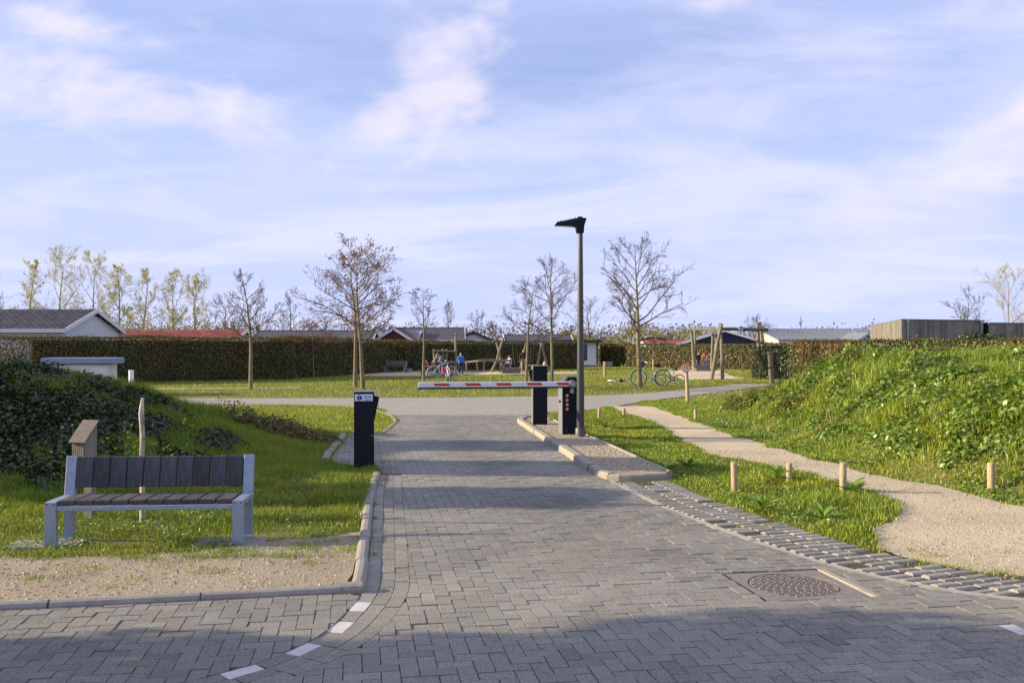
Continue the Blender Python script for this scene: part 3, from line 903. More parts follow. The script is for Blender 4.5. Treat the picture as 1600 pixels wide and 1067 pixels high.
# --- emergency call pillar
sp = G2(566, 737)
sos = empty('emergency_pillar', (sp[0], sp[1] + .14, 0.0), R(10), 'tall black emergency call pillar with SOS plate beside the driveway', 'call pillar')
hw, hd, ph = 0.138, 0.13, 1.10
MB().box((0, 0, ph / 2), (2 * hw, 2 * hd, ph), bev=0.006).build('body', m_black, sos)
MB().box((0, 0, ph + 0.008), (2 * hw + .006, 2 * hd + .006, 0.014), bev=0.003).build('cap', m_grey, sos)
MB().box((0, -hd - .0025, .47), (2 * hw - .035, .005, .86), bev=.002).build('door_panel', m_black, sos)
MB().disc((hw - .03, -hd - .006, .50), .009, .004, 'y', 12).build('lock', m_grey, sos)
head = MB().prism([(hw + .002, 0.70), (hw + .002, 1.045), (hw + 0.072, 1.03), (hw + 0.066, 0.99)], -0.10, 0.125, 'y').build('slanted_console', m_black, sos)
MB().prism([(hw + .002, 1.046), (hw + .073, 1.031), (hw + .074, 1.037), (hw + .003, 1.055)], -0.105, 0.13, 'y').build('console_cap', m_grey, head)
MB().box((hw + .060, 0.01, 0.9), (0.004, 0.13, 0.10), Matrix.Rotation(R(-11), 3, 'Y')).build('screen', m_bluep, head)
plate = MB().box((-0.004, -hd - 0.003, ph - 0.075), (0.245, 0.006, 0.095), bev=0.002).build('sign_plate', M('sign_white', (0.74, 0.78, 0.88), 0.45, var=0.03), sos)
star = MB()
for a in (0, 60, 120):
    star.box((-0.062, -hd - 0.008, ph - 0.076), (0.022, 0.003, 0.074), Matrix.Rotation(R(a), 3, 'Y'))
star.build('star_emblem', m_bluep, plate)
MB().box((-0.062, -hd - 0.0105, ph - 0.076), (0.005, 0.002, 0.05)).build('emblem_staff', m_whitep, plate)
text('SOS', 0.054, (0.05, -hd - 0.0075, ph - 0.068), plate, m_bluep, sx=1.1)
MB().box((0.05, -hd - 0.008, ph - 0.107), (0.088, 0.003, 0.008)).build('small_print', m_bluep, plate)

# --- barrier cabinet with arm (fixed to the island)
SD = Vector((math.cos(R(9.0)), math.sin(R(9.0)), 0))
bx, by = G2(889, 683); IZ = 0.086
bx, by = AT(890, 682, 17.05)[0], 17.05
bar = empty('barrier_gate', (bx, by, IZ), R(10.0), 'black barrier cabinet with lowered red and white arm across the driveway', 'barrier')
cw_, cd_, chh = 0.175, 0.17, 1.085
oct_ = [(-cw_, 0), (cw_, 0), (cw_, chh - .13), (cw_ - .10, chh), (-cw_ + .10, chh), (-cw_, chh - .13)]
MB().prism(oct_, -cd_, cd_, 'y').build('cabinet', m_black, bar)
MB().prism([(x * 1.012, z * 1.004 + .001) for x, z in oct_[2:]] + [(x * .9, z * .985) for x, z in oct_[2:][::-1]], -cd_ - .006, cd_ + .006, 'y').build('top_trim', m_anth, bar)
MB().box((-cw_ - .004, 0, (chh - .14) / 2), (0.008, 2 * cd_ - .006, chh - .15)).build('side_door', m_dgrey, bar)
MB().box((0.02, -cd_ - .0025, .33), (2 * cw_ - .06, .005, .56), bev=.002).build('front_panel', m_black, bar)
for sx_ in (-1, 1):
    for sz_ in (.08, .58): MB().disc((.02 + sx_ * (cw_ - .045), -cd_ - .006, sz_), .006, .003, 'y', 8).build('screw', m_grey, bar)
MB().box((-cw_ - .022, -.03, chh * .57), (0.03, 0.03, 0.05), bev=.008).build('lock', m_rubber, bar)
az = 0.985 - 0.03
armL = 2.86
arm = MB().box((-armL / 2 - .03, -cd_ - .055, az), (armL, 0.05, 0.098), bev=0.012).build('arm', m_whitep, bar)
MB().box((-armL / 2 - .05, -cd_ - .055, az - .062), (armL - .03, 0.03, 0.028), bev=0.008).build('rubber_edge', m_rubber, arm)
for k in range(5):
    xs = -armL + 0.40 + 0.575 * k
    q = 0.031
    MB().add([(xs - .14 - .016, -cd_ - .0825, az + q), (xs + .14 - .016, -cd_ - .0825, az + q), (xs + .14 + .02, -cd_ - .0825, az - q + .01), (xs - .14 + .02, -cd_ - .0825, az - q + .01),
              (xs - .14 - .016, -cd_ - .079, az + q), (xs + .14 - .016, -cd_ - .079, az + q), (xs + .14 + .02, -cd_ - .079, az - q + .01), (xs - .14 + .02, -cd_ - .079, az - q + .01)],
             [(0, 1, 2, 3), (4, 7, 6, 5), (0, 4, 5, 1), (2, 6, 7, 3), (1, 5, 6, 2), (0, 3, 7, 4)]).build('red_stripe', m_redp, arm)
hubp = MB().disc((0.0, -cd_ - .075, az), 0.074, 0.055, 'y', 28).build('pivot_hub', m_grey, bar, smooth=False)
MB().disc((0.0, -cd_ - .112, az), 0.05, 0.022, 'y', 24).build('hub_cap', m_grey, hubp)
MB().torus((0.0, -cd_ - .104, az), 0.062, 0.006, 'y', 24, 6).build('hub_ring', m_anth, hubp)
MB().box((0.0, -cd_ - .012, az - .135), (0.075, 0.02, 0.085), bev=.004).build('type_plate', m_grey, bar)
for k in range(4):
    z = 0.735 - 0.084 * k
    st_ = MB().disc((-0.09, -cd_ - .004, z), 0.030, 0.005, 'y', 20).build('warning_sticker', m_whitep, bar)
    MB().torus((-0.09, -cd_ - .007, z), 0.028, 0.0055, 'y', 22, 5).build('red_ring', m_redp, st_)
    gl = MB()
    if k in (0, 3): gl.box((-0.09, -cd_ - .008, z), (0.007, 0.003, 0.026)); gl.box((-0.09, -cd_ - .008, z - .008), (0.018, 0.003, 0.006))
    else: gl.box((-0.09, -cd_ - .008, z), (0.022, 0.003, 0.010)); gl.disc((-0.083, -cd_ - .0085, z + .008), 0.005, 0.003, 'y', 10)
    gl.build('pictogram', m_rubber, st_)

# --- card reader pillar
rx, ry = AT(841, 660, 19.2)[0], 19.2
rd = empty('card_reader_pillar', (rx, ry, IZ), R(6), 'slim black card reader pillar behind the barrier arm', 'card reader')
rh = 1.25
MB().box((0.03, 0, rh / 2), (0.30, 0.26, rh), bev=.006).build('body', m_black, rd)
MB().box((0.03, -.1325, .55), (.25, .005, .98), bev=.002).build('door_panel', m_black, rd)
MB().box((-0.128, 0, rh / 2), (0.014, 0.262, rh - .02)).build('side_panel', m_dgrey, rd)
MB().box((0.03, 0, rh + .006), (0.306, 0.266, .012)).build('cap', m_grey, rd)
MB().prism([(-0.122, 0.78), (-0.122, rh - .07), (-0.215, rh - .10), (-0.20, rh - .14)], -0.09, 0.11, 'y').build('slanted_console', m_black, rd)

# --- lamp post
lx, ly = AT(907, 685, 16.5)[0], 16.5
lamp = empty('lamp_post', (lx, ly, IZ), R(3), 'tall tapered grey lamp post beside the barrier cabinet', 'lamp post')
ltop = 1.7 + (545 - 362) * 16.5 / 1400 - IZ
MB().tube([(0, 0, 0), (0, 0, .8), (0, 0, 2), (0, 0, ltop)], [.072, .069, .058, .042], 24).build('pole', M('lamp_pole_paint', (0.05, 0.05, 0.058), 0.35, var=0.1, scale=3, spec=0.5, big=(1.2, (0.075, 0.073, 0.078), 0.4)), lamp, smooth=True)
MB().tube([(0, 0, 0), (0, 0, .15), (0, 0, .165)], [.098, .098, .088], 24).build('base_collar', m_anth, lamp, smooth=True)
hd_ = MB()
hd_.prism([(-.068, ltop - .03), (.052, ltop - .03), (.062, ltop + .10), (.105, ltop + .235), (0.03, ltop + .245), (0.02, ltop + .265), (-.05, ltop + .265), (-.07, ltop + .238), (-.30, ltop + .185), (-.44, ltop + .165), (-.475, ltop + .115), (-.47, ltop + .103), (-.09, ltop + .085)], -0.085, 0.085, 'y')
hdo = hd_.build('lamp_head', m_black, lamp)
for k in range(7):
    MB().box((-.10 - .045 * k, 0, ltop + .232 - .0095 * k), (0.012, 0.15, 0.03)).build('cooling_fin', m_black, hdo)
MB().box((-.28, 0, ltop + .0975), (0.32, 0.13, 0.008), Matrix.Rotation(R(2.5), 3, 'Y')).build('lens', M('lamp_lens', (0.75, 0.72, 0.5), 0.2, var=0.02), hdo)

# --- speed sign
sx_, sy_ = G2(1074, 630)
sign = empty('speed_sign', (sx_, sy_, 0), R(-4), 'round red-ringed white sign reading 15 on a wooden post', 'sign')
sz = 1.7 - (575 - 545) * sy_ / 1400
MB().tube([(0.02, 0.04, -.1), (0.0, 0.04, sz * .5), (-.03, 0.04, sz - .05)], [.062, .06, .055], 12).build('post', m_post, sign, smooth=True)
pl_ = MB().disc((-0.045, -0.03, sz), 0.140, 0.008, 'y', 36).build('disc', m_whitep, sign)
MB().torus((-0.045, -0.036, sz), 0.121, 0.020, 'y', 36, 6).build('red_ring', M('sign_orange_red', (0.72, 0.16, 0.08), 0.45, var=0.08), pl_)
text('15', 0.15, (-0.045, -0.037, sz), pl_, m_rubber, extrude=0.002)

# --- short wooden bollards along the gravel path
def bollard(px, py_top, py_base, label, Z=None, r=0.036):
    bxx, byy = G2(px, py_base)
    h_ = (py_base - py_top) * byy / 1400
    r = r * random.uniform(.95, 1.05)
    gz = float(height(bxx, byy))
    o = empty('wooden_bollard', (bxx, byy, gz), 0, label, 'bollard', 'wooden bollards along the gravel path')
    lean = (random.uniform(-.012, .012), random.uniform(-.01, .01))
    MB().tube([(0, 0, -.12), (lean[0] * .5, lean[1] * .5, h_ * .5), (lean[0], lean[1], h_ - .006), (lean[0], lean[1], h_)], [r, r, r, r * .86], 14).build('post', m_post, o, smooth=True)
    MB().disc((lean[0], lean[1], h_ + .001), r * .84, .004, 'z', 14).build('sawn_top', m_post_end, o)
bollard(1148, 722, 768, 'wooden bollard nearest the ribbed pavers, leftmost of the front three', r=0.040)
bollard(1233, 723, 755, 'wooden bollard between two others on the grass island, beside a dock plant', r=0.040)
bollard(1317, 723, 770, 'wooden bollard rightmost on the grass island, at the path edge', r=0.042)
bollard(1549, 725, 766, 'wooden bollard across the gravel path at the foot of the right bank', r=0.044)
bollard(936, 637, 654, 'small wooden bollard close to the lamp post on the grass', r=0.040)
bollard(975, 638, 654, 'small wooden bollard at the far left edge of the gravel path', r=0.040)
bollard(1087, 640, 658, 'small wooden bollard at the far right edge of the gravel path', r=0.040)
# ------------------------------------------------------------------ grass and ground plants
m_grass = M('grass_blade', (0.145, 0.24, 0.016), 0.6, col2=(0.265, 0.335, 0.03), scale=1.1, tint=True, translucent=0.3, spec=0.35)
m_dry = M('dry_grass', (0.36, 0.29, 0.14), 0.8, var=0.2, scale=3, tint=True, translucent=0.25, spec=0.2)
m_leaf = M('broad_leaf', (0.11, 0.205, 0.018), 0.5, col2=(0.20, 0.31, 0.04), scale=2.5, tint=True, translucent=0.28, spec=0.6)
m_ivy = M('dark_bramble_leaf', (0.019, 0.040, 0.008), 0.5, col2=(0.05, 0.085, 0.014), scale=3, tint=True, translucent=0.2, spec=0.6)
no_grass = [path_poly, [(-9.5, 4.5), (-3.3, 5.8), (-1.0, 6.15), (-1.08, 6.7), (-1.31, 8.3), (-1.6, 8.0)] , road_poly,
            [(1.0, 11.4), (2.14, 11.45), (2.14, 11.8), (0.98, 20.4), (0.6, 21.6), (0.0, 21), (0.05, 19.8)]]
verge_poly = right_edge.tolist() + offset_line(right_edge, -0.72)[::-1].tolist()
cross_poly = catmull(cr_low, 4).tolist() + catmull(cr_up, 4)[::-1].tolist()
def free(P, extra=()):
    ok = np.ones(len(P), bool)
    P = P + rng.normal(0, .035, P.shape)
    for pl in no_grass + [verge_poly, cross_poly] + list(extra):
        ok &= ~in_poly(P, pl)
    return ok
def tint_rgb(n, P, dry=0.25, dark=0.25):
    v = 1 + rng.normal(0, 0.22, n)
    patch = vnoise(P[:, 0], P[:, 1], 0.8, 21) - .5
    d = np.clip(dry + patch * 0.8 + rng.normal(0, .25, n), 0, 1)
    v = np.clip(v, .5, 1.6)
    r = v * (1 + 0.6 * d); g = v * (1 + 0.16 * d); b = v * (1 + 0.4 * d)
    return np.stack([r, g, b], 1)
def grass_patch(name, P, h, w, lean, dry, parent=None, mat=None, label=None, simple=False):
    z = height(P[:, 0], P[:, 1]) - .012
    Q = np.stack([P[:, 0], P[:, 1], z], 1)
    V, F, k = blades(Q, h, w, lean, simple)
    t = np.repeat(tint_rgb(len(P), P, dry), k, axis=0)
    o = mesh_np(name, V, F, mat or m_grass, parent, tint=t)
    o['kind'] = 'stuff'
    if label: o['label'] = label; o['category'] = 'grass'
    return o
def scatter(lo, hi, n, test=None):
    P = rng.uniform(lo, hi, (n, 2))
    if test is not None: P = P[test(P)]
    return P
# near left lawn, shorter towards the gravel
plot_poly = [(-9.5, 4.75), (-3.3, 5.88), (-1.2, 6.27), (-1.2, 6.75), (-1.4, 8.3)] + pl_back[::-1].tolist()
P = scatter((-9.5, 7.0), (-1.35, 12.6), 140000, lambda P: free(P, [plot_poly]) & (P[:, 0] < -1.42 - (P[:, 1] - 8.3) * .11) & (np.abs(P[:, 0]) / P[:, 1] < .75))
edge = smooth((P[:, 1] - 7.5) / 2.6)
clump = vnoise(P[:, 0], P[:, 1], 3.1, 5)
h = (0.022 + 0.15 * edge * clump + 0.02 * rng.uniform(size=len(P))) * rng.uniform(.6, 1.3, len(P))
keep = rng.uniform(size=len(P)) < np.clip(0.22 + 0.9 * clump + edge * .4 - .15, 0, 1)
P, h = P[keep], h[keep]
grass_patch('lawn_grass', P, h, rng.uniform(.004, .008, len(P)), 0.7, 0.35, label='short lawn grass around the bench')
# tufts straying over the gravel and joints
def stray(name, centers, parent=None, n=60, r=.09, hh=.06, label=None):
    Q = []
    for c in centers:
        k = int(n * random.uniform(.4, 1.3))
        Q.append(np.array(c) + rng.normal(0, 1, (k, 2)) * np.array([r * random.uniform(.6, 1.6), r * .6]))
    P = np.concatenate(Q)
    P = P[np.hypot(P[:, 0], P[:, 1]) > 3]
    return grass_patch(name, P, hh * rng.uniform(.4, 1.3, len(P)), rng.uniform(.004, .008, len(P)), 1.0, .3, label=label)
cs = [G2(*q) for q in [(40, 875), (120, 872), (170, 868), (230, 876), (300, 872), (350, 866), (150, 890), (100, 884), (175, 918), (215, 905), (60, 868), (15, 870), (280, 880), (390, 862), (420, 858), (470, 852), (520, 848), (540, 862), (505, 872), (480, 880), (330, 895), (250, 890), (130, 897), (60, 905), (560, 860), (565, 842)]]
cs += [(random.uniform(-4.6, -1.4), 7.35 + random.uniform(-.12, .35)) for _ in range(46)]
stray('gravel_edge_tufts', cs, n=120, label='straggling grass tufts on the gravel by the bench')
cs2 = [G2(*q) for q in [(583, 790), (588, 760), (592, 742), (594, 733), (600, 725), (583, 812), (581, 835), (577, 870), (606, 720), (612, 655), (610, 665), (608, 676), (560, 738), (575, 740), (545, 737), (590, 748)]]
stray('kerb_weeds', cs2, n=60, r=.045, hh=.08, label='weeds growing in the joint of the driveway kerb')
cs3 = []
for k in range(220):
    s_ = random.uniform(2.2, sr[-1] - .1); pq = np.array([np.interp(s_, sr, Lr[:, 0]), np.interp(s_, sr, Lr[:, 1])])
    q2 = np.array([np.interp(s_ + .02, sr, Lr[:, 0]), np.interp(s_ + .02, sr, Lr[:, 1])]); T = unit(q2 - pq)
    cs3.append(pq + np.array([T[1], -T[0]]) * random.choice([.3, .51, .74, .75, .78]))
stray('paver_weeds', cs3, n=34, r=.045, hh=.05, label='grass sprouting between the ribbed pavers')
cs4 = [G2(*q) for q in [(1195, 875), (1225, 880), (1180, 870), (1440, 885), (1500, 880), (1560, 895), (1460, 870), (1430, 862), (1520, 905), (1580, 865), (945, 672), (925, 683), (960, 712), (1000, 722), (930, 690), (970, 700), (912, 687)]]
stray('path_edge_tufts', cs4, n=110, r=.08, hh=.05, label='small grass tufts at the mouth of the gravel path')
# grass island on the right
P = scatter((0.9, 7.4), (4.6, 26), 150000, lambda P: free(P) & (P[:, 0] > 1.0) & (P[:, 0] < 4.7))
cl = vnoise(P[:, 0], P[:, 1], 2.2, 6)
hm = np.exp(-(((P[:, 0] - 3.3) / .75) ** 2 + ((P[:, 1] - 9.9) / 1.5) ** 2))
h = (0.022 + 0.06 * cl + 0.15 * hm * cl) * rng.uniform(.6, 1.3, len(P))
keep = rng.uniform(size=len(P)) < np.clip(.35 + cl * .9, 0, 1)
P, h = P[keep], h[keep]
grass_patch('island_grass', P, h, rng.uniform(.005, .010, len(P)) * (1 + P[:, 1] / 30), 0.75, 0.3, label='rough grass between the ribbed pavers and the path')
# right bank: short at the path, long and lush above
P = scatter((4.0, 7.5), (13, 29), 225000, lambda P: free(P) & (P[:, 0] / P[:, 1] < .66) & (P[:, 0] > 4.0))
zb = height(P[:, 0], P[:, 1])
cl = vnoise(P[:, 0], P[:, 1], 1.3, 9)
h = (0.05 + 0.05 * cl + 0.17 * smooth(zb / .55) * (.35 + .9 * cl)) * rng.uniform(.55, 1.25, len(P))
keep = rng.uniform(size=len(P)) < np.clip(.45 + cl * .6, 0, 1)
P, h = P[keep], h[keep]
grass_patch('bank_grass', P, h, rng.uniform(.006, .012, len(P)) * (1 + P[:, 1] / 40), 0.75, 0.18, label='long lush grass on the right bank')
# dry stalks on the bank
P = scatter((5.5, 9), (10, 21), 2600, lambda P: (vnoise(P[:, 0], P[:, 1], .9, 14) > .62) & (height(P[:, 0], P[:, 1]) > .35))
grass_patch('dry_stalks', P, rng.uniform(.12, .34, len(P)), rng.uniform(.005, .009, len(P)), 0.5, .2, mat=m_dry, label='pale dry stalks standing in the right bank grass')
# left mound
P = scatter((-13, 9.4), (-2.9, 19), 215000, lambda P: free(P) & (P[:, 0] / P[:, 1] > -.66) & (height(P[:, 0], P[:, 1]) > .01))
zb = height(P[:, 0], P[:, 1]); cl = vnoise(P[:, 0], P[:, 1], 1.5, 31)
h = (0.06 + 0.19 * smooth(zb / .5) * (.1 + 1.2 * cl * cl)) * rng.uniform(.55, 1.3, len(P))
keep = rng.uniform(size=len(P)) < np.clip(.4 + cl * .7, 0, 1)
P, h = P[keep], h[keep]
grass_patch('mound_grass', P, h, rng.uniform(.006, .012, len(P)) * (1 + P[:, 1] / 40), 0.75, 0.12, label='long shaded grass on the left mound', simple=True)
# strip between mound, bay and cross road
P = scatter((-13, 15), (-2.4, 27.3), 90000, lambda P: free(P) & (P[:, 0] / P[:, 1] > -.6) & (height(P[:, 0], P[:, 1]) < .3))
grass_patch('corner_grass', P, rng.uniform(.03, .10, len(P)), rng.uniform(.010, .020, len(P)), .8, .55, label='mown grass at the corner before the cross road', simple=True)
P = scatter((-4.9, 11.8), (-1.8, 18.0), 42000, lambda P: free(P))
grass_patch('bay_grass', P, rng.uniform(.04, .15, len(P)), rng.uniform(.006, .012, len(P)), .75, .25, label='grass around the small paved bay by the SOS pillar', simple=True)
# far lawn
def far_ok(P):
    ok = free(P, [[(-10.5, 56), (-5.6, 55.5), (-4.4, 60), (-2, 58), (4.2, 60), (5.5, 66), (-7.5, 66), (-9.5, 62)], [(9.4, 49.0), (13.2, 50.5), (13.6, 55), (16.2, 70), (12.5, 72), (10.6, 62)]])
    return ok & (np.abs(P[:, 0]) / P[:, 1] < .62) & ((P[:, 1] > 30.5) | (P[:, 0] > 3.5))
P = scatter((-34, 26), (30, 90), 330000, far_ok)
keep = rng.uniform(size=len(P)) < np.clip(45 / P[:, 1], 0, 1) ** 1.6
P = P[keep]
grass_patch('far_lawn_grass', P, rng.uniform(.03, .11, len(P)), rng.uniform(.018, .04, len(P)) * (P[:, 1] / 40), .9, .62, label='sunlit lawn grass of the playground field', simple=True)

# --- leafy clumps
def clumps(name, mat, centers, label, cat='plant', size=(.05, .10), dens=260, fine=True, group=None, kind='stuff', aspect=.75):
    Vs, Fs, Ts = [], [], []; base = 0
    for (cx, cy, r, hh) in centers:
        n = int(dens * r * (hh + r) * 6)
        d = unit(rng.normal(size=(n, 3)) * np.array([1, 1, .9])); d[:, 2] = np.abs(d[:, 2])
        rad = rng.uniform(.35, 1.0, n) ** .5
        lump = 1 + .25 * np.sin(d[:, 0] * 5 + cx * 7) * np.cos(d[:, 1] * 4 + cy)
        P = np.stack([cx + d[:, 0] * r * rad * lump, cy + d[:, 1] * r * rad * lump, np.zeros(n)], 1)
        P[:, 2] = height(P[:, 0], P[:, 1]) + d[:, 2] * hh * rad * lump
        nn = unit(d + rng.normal(0, .55, (n, 3)) + np.array([[0, 0, .5]]))
        s = rng.uniform(size[0], size[1], n)
        V, F, k = leaf_cards(P, nn, s, aspect, fine=fine, bend=.3)
        t = np.clip(1 + rng.normal(0, .28, n), .45, 1.8)
        yl = np.clip(rng.normal(.1, .2, n), 0, .6)
        tt = np.stack([t * (1 + yl), t, t * (1 - .3 * yl)], 1)
        Vs.append(V); Fs.append(F + base); Ts.append(np.repeat(tt, k, axis=0)); base += len(V)
    o = mesh_np(name, np.concatenate(Vs), np.concatenate(Fs), mat, tint=np.concatenate(Ts))
    tag(o, label, cat, group, kind)
    return o
def rc(lo, hi, n, r, h, test=None):
    out = []
    while len(out) < n:
        x, y = random.uniform(lo[0], hi[0]), random.uniform(lo[1], hi[1])
        if test is None or test(x, y): out.append((x, y, random.uniform(*r), random.uniform(*h)))
    return out
hh_ = lambda x, y: float(height(x, y))
# big-leaved plants on the right bank, densest on the crest and at the right edge
cent = rc((5.9, 12.5), (11, 22), 100, (.2, .5), (.15, .40), lambda x, y: hh_(x, y) > .75 and x / y < .62)
cent += rc((6.3, 9.5), (8.6, 13.0), 46, (.25, .5), (.16, .42), lambda x, y: hh_(x, y) > .55 and x / y > .47)
cent += rc((5.2, 10), (8.5, 20), 70, (.14, .32), (.12, .25), lambda x, y: .2 < hh_(x, y) < 1.0)
clumps('bank_broadleaf_plants', m_leaf, cent, 'dense mass of broad-leaved weeds covering the right bank', size=(.035, .10), dens=330, fine=False)
cent = rc((5.0, 19), (8, 27), 26, (.2, .4), (.2, .4), lambda x, y: hh_(x, y) > .12)
clumps('bank_mustard_plants', M('mustard_leaf', (0.13, 0.17, 0.03), .6, var=.2, tint=True, translucent=.3), cent, 'yellow-green weeds at the far end of the right bank', size=(.04, .09), dens=240)
cent = rc((-11, 10.6), (-4.6, 15.5), 90, (.3, .55), (.14, .30), lambda x, y: hh_(x, y) > .45 and x / y < -.36)
cent += rc((-9.5, 10.0), (-5.0, 13.0), 40, (.2, .4), (.15, .3), lambda x, y: hh_(x, y) > .2)
cent += rc((-8.2, 9.8), (-3.7, 14.5), 70, (.12, .34), (.08, .26), lambda x, y: hh_(x, y) > .12 and vnoise(x, y, 1.1, 77) > .42)
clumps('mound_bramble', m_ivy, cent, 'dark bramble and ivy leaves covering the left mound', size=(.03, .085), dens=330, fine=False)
cent = [(-4.25, 16.6, .5, .35), (-3.7, 16.3, .45, .3), (-4.8, 16.9, .4, .35), (-3.3, 16.0, .3, .22), (-4.4, 17.2, .5, .32), (-5.2, 17.0, .45, .4)]
clumps('low_shrub', M('low_shrub_leaf', (0.09, 0.10, 0.025), .6, col2=(.17, .15, .05), scale=5, tint=True, translucent=.25), cent, 'low olive-green shrub at the right end of the left mound', 'shrub', size=(.035, .06), dens=420, fine=False, kind='thing')

# small flat weeds mixed into the lawns
def flat_weeds(name, P, label, s=(.018, .05)):
    n = len(P)
    Q = np.stack([P[:, 0], P[:, 1], height(P[:, 0], P[:, 1]) + rng.uniform(.005, .06, n)], 1)
    V, F, k = leaf_cards(Q, np.array([[0, 0, 1.0]]) + rng.normal(0, .45, (n, 3)), rng.uniform(s[0], s[1], n), .55, fine=False)
    t = np.clip(1 + rng.normal(0, .35, n), .4, 1.8); o_ = rng.uniform(size=n) < .12
    tt = np.stack([t * np.where(o_, 2.2, 1), t * np.where(o_, .9, 1), t], 1)
    tag(mesh_np(name, V, F, m_leaf, tint=np.repeat(tt, k, axis=0)), label, 'weeds', kind='stuff')
P = scatter((-8, 7.2), (-1.35, 12.6), 26000, lambda P: free(P, [plot_poly]) & (vnoise(P[:, 0], P[:, 1], 2.1, 71) > .5) & (P[:, 0] < -1.45 - (P[:, 1] - 8.3) * .11))
flat_weeds('lawn_weeds', P, 'small broad-leaved weeds in the lawn around the bench')
P = scatter((1.0, 7.5), (4.6, 22), 22000, lambda P: free(P) & (vnoise(P[:, 0], P[:, 1], 1.9, 72) > .5))
flat_weeds('island_weeds', P, 'small broad-leaved weeds in the rough grass island')
P = scatter((4.2, 8.5), (9, 22), 34000, lambda P: free(P) & (vnoise(P[:, 0], P[:, 1], 1.2, 73) > .48) & (P[:, 0] / P[:, 1] < .62))
flat_weeds('bank_weeds', P, 'small broad-leaved weeds in the right bank grass', (.03, .08))
P = scatter((-9.5, 4.8), (-1.3, 8.0), 2600, lambda P: in_poly(P, plot_poly) & (vnoise(P[:, 0], P[:, 1], 2.5, 74) > .62))
flat_weeds('gravel_weeds', P, 'tiny weeds creeping over the gravel plot', (.01, .03))
# --- yellow flowering weeds behind the bench
m_stem = M('weed_stem', (0.13, 0.17, 0.045), .7, var=.2)
m_yel = M('yellow_petal', (0.62, 0.48, 0.03), .6, var=.12, scale=20, translucent=.2)
def flower_plant(px, py, Z, nf):
    x = (px - 800) / 1400 * Z; z = 1.7 - (py - 545) * Z / 1400
    g = hh_(x, Z)
    z = max(z, g + .12)
    o = empty('flowering_weed', (x, Z, g), random.uniform(0, 6), 'yellow-flowered weed growing on the shaded slope behind the bench', 'plant', 'yellow-flowered weeds behind the bench')
    H = z - g
    stm = MB(); heads = []
    for k in range(nf):
        a = random.uniform(0, 6.28); sp_ = random.uniform(.01, .07) * (0 if k == 0 else 1)
        top = (math.cos(a) * sp_, math.sin(a) * sp_, H * (1 if k == 0 else random.uniform(.7, 1.02)))
        stm.tube([(0, 0, 0), (top[0] * .4, top[1] * .4, H * .5), top], [.004, .003, .002], 4, False)
        heads.append(top)
    stm.build('stem', m_stem, o, fix=False)
    for t_ in heads:
        n = 12; P = np.array(t_) + unit(rng.normal(size=(n, 3))) * .013
        V, F, _ = leaf_cards(P, unit(P - np.array(t_) + np.array([0, 0, .01])), rng.uniform(.016, .026, n), .9)
        mesh_np('flower', V, F, m_yel, o)
    n = 14; P = np.stack([rng.normal(0, .03, n), rng.normal(0, .03, n), rng.uniform(.02, H * .8, n)], 1)
    V, F, k = leaf_cards(P, unit(rng.normal(size=(n, 3)) + np.array([0, -.3, .8])), rng.uniform(.03, .07, n), .45, fine=True)
    mesh_np('leaves', V, F, m_leaf, o, tint=np.ones(len(V)))
for q in [(97, 667, 1), (113, 664, 1), (195, 660, 2), (205, 664, 3), (200, 675, 2), (203, 683, 2), (216, 686, 2), (168, 684, 2), (211, 696, 2), (198, 708, 2), (217, 702, 1), (239, 663, 1), (289, 655, 2), (301, 665, 1), (263, 695, 2), (255, 701, 2), (267, 702, 2), (160, 690, 1), (150, 686, 1), (181, 700, 1), (80, 705, 1)]:
    flower_plant(q[0], q[1], random.uniform(9.6, 10.4), q[2])

# --- dock plants: pointed leaf rosettes
def dock(px, py, label, n=9, L=.26):
    x, y = G2(px, py)
    o = empty('dock_plant', (x, y, hh_(x, y)), random.uniform(0, 6), label, 'plant', 'dock plants on the grass island')
    n += 5
    for k in range(n):
        a = 6.28 * k / n + random.uniform(-.3, .3); el = random.uniform(.45, 1.25); l = L * random.uniform(.6, 1.1); w = l * .13
        ca, sa = math.cos(a), math.sin(a)
        V = []
        for t_, ww in ((0, .25), (.3, .8), (.6, 1), (.85, .6), (1, .03)):
            r_ = l * t_ * math.cos(el * (1 - .35 * t_)); z = l * t_ * math.sin(el * (1 - .45 * t_))
            for s in (-1, 0, 1):
                V.append((ca * r_ - sa * w * ww * s, sa * r_ + ca * w * ww * s, z + (abs(s) * .012)))
        F = []
        for i in range(4):
            for j in range(2):
                F.append((i * 3 + j, i * 3 + j + 1, i * 3 + j + 4, i * 3 + j + 3))
        v_ = random.uniform(.9, 1.5)
        mesh_np('leaf', V, F, m_leaf, o, True, tint=np.tile((v_ * 1.15, v_ * 1.1, v_), (len(V), 1)))
dock(1215, 752, 'large dock plant with upright leaves left of the middle bollard', 11, .30)
dock(1285, 812, 'dock plant with spreading pointed leaves in front of the bollards', 9, .27)
dock(1330, 770, 'dock plant with long leaves at the foot of the rightmost island bollard', 9, .30)
dock(1190, 800, 'grassy-leaved dock plant near the ribbed pavers below the bollards', 10, .24)
dock(1040, 735, 'dark dock plant at the front corner of the kerbed island', 14, .24)
dock(1075, 730, 'dock plant with fine leaves right of the kerbed island corner', 14, .26)
dock(945, 668, 'pale dock plant in the grass near the lamp post', 9, .26)
dock(1040, 690, 'dock plant on the grass beside the middle of the gravel path', 9, .26)

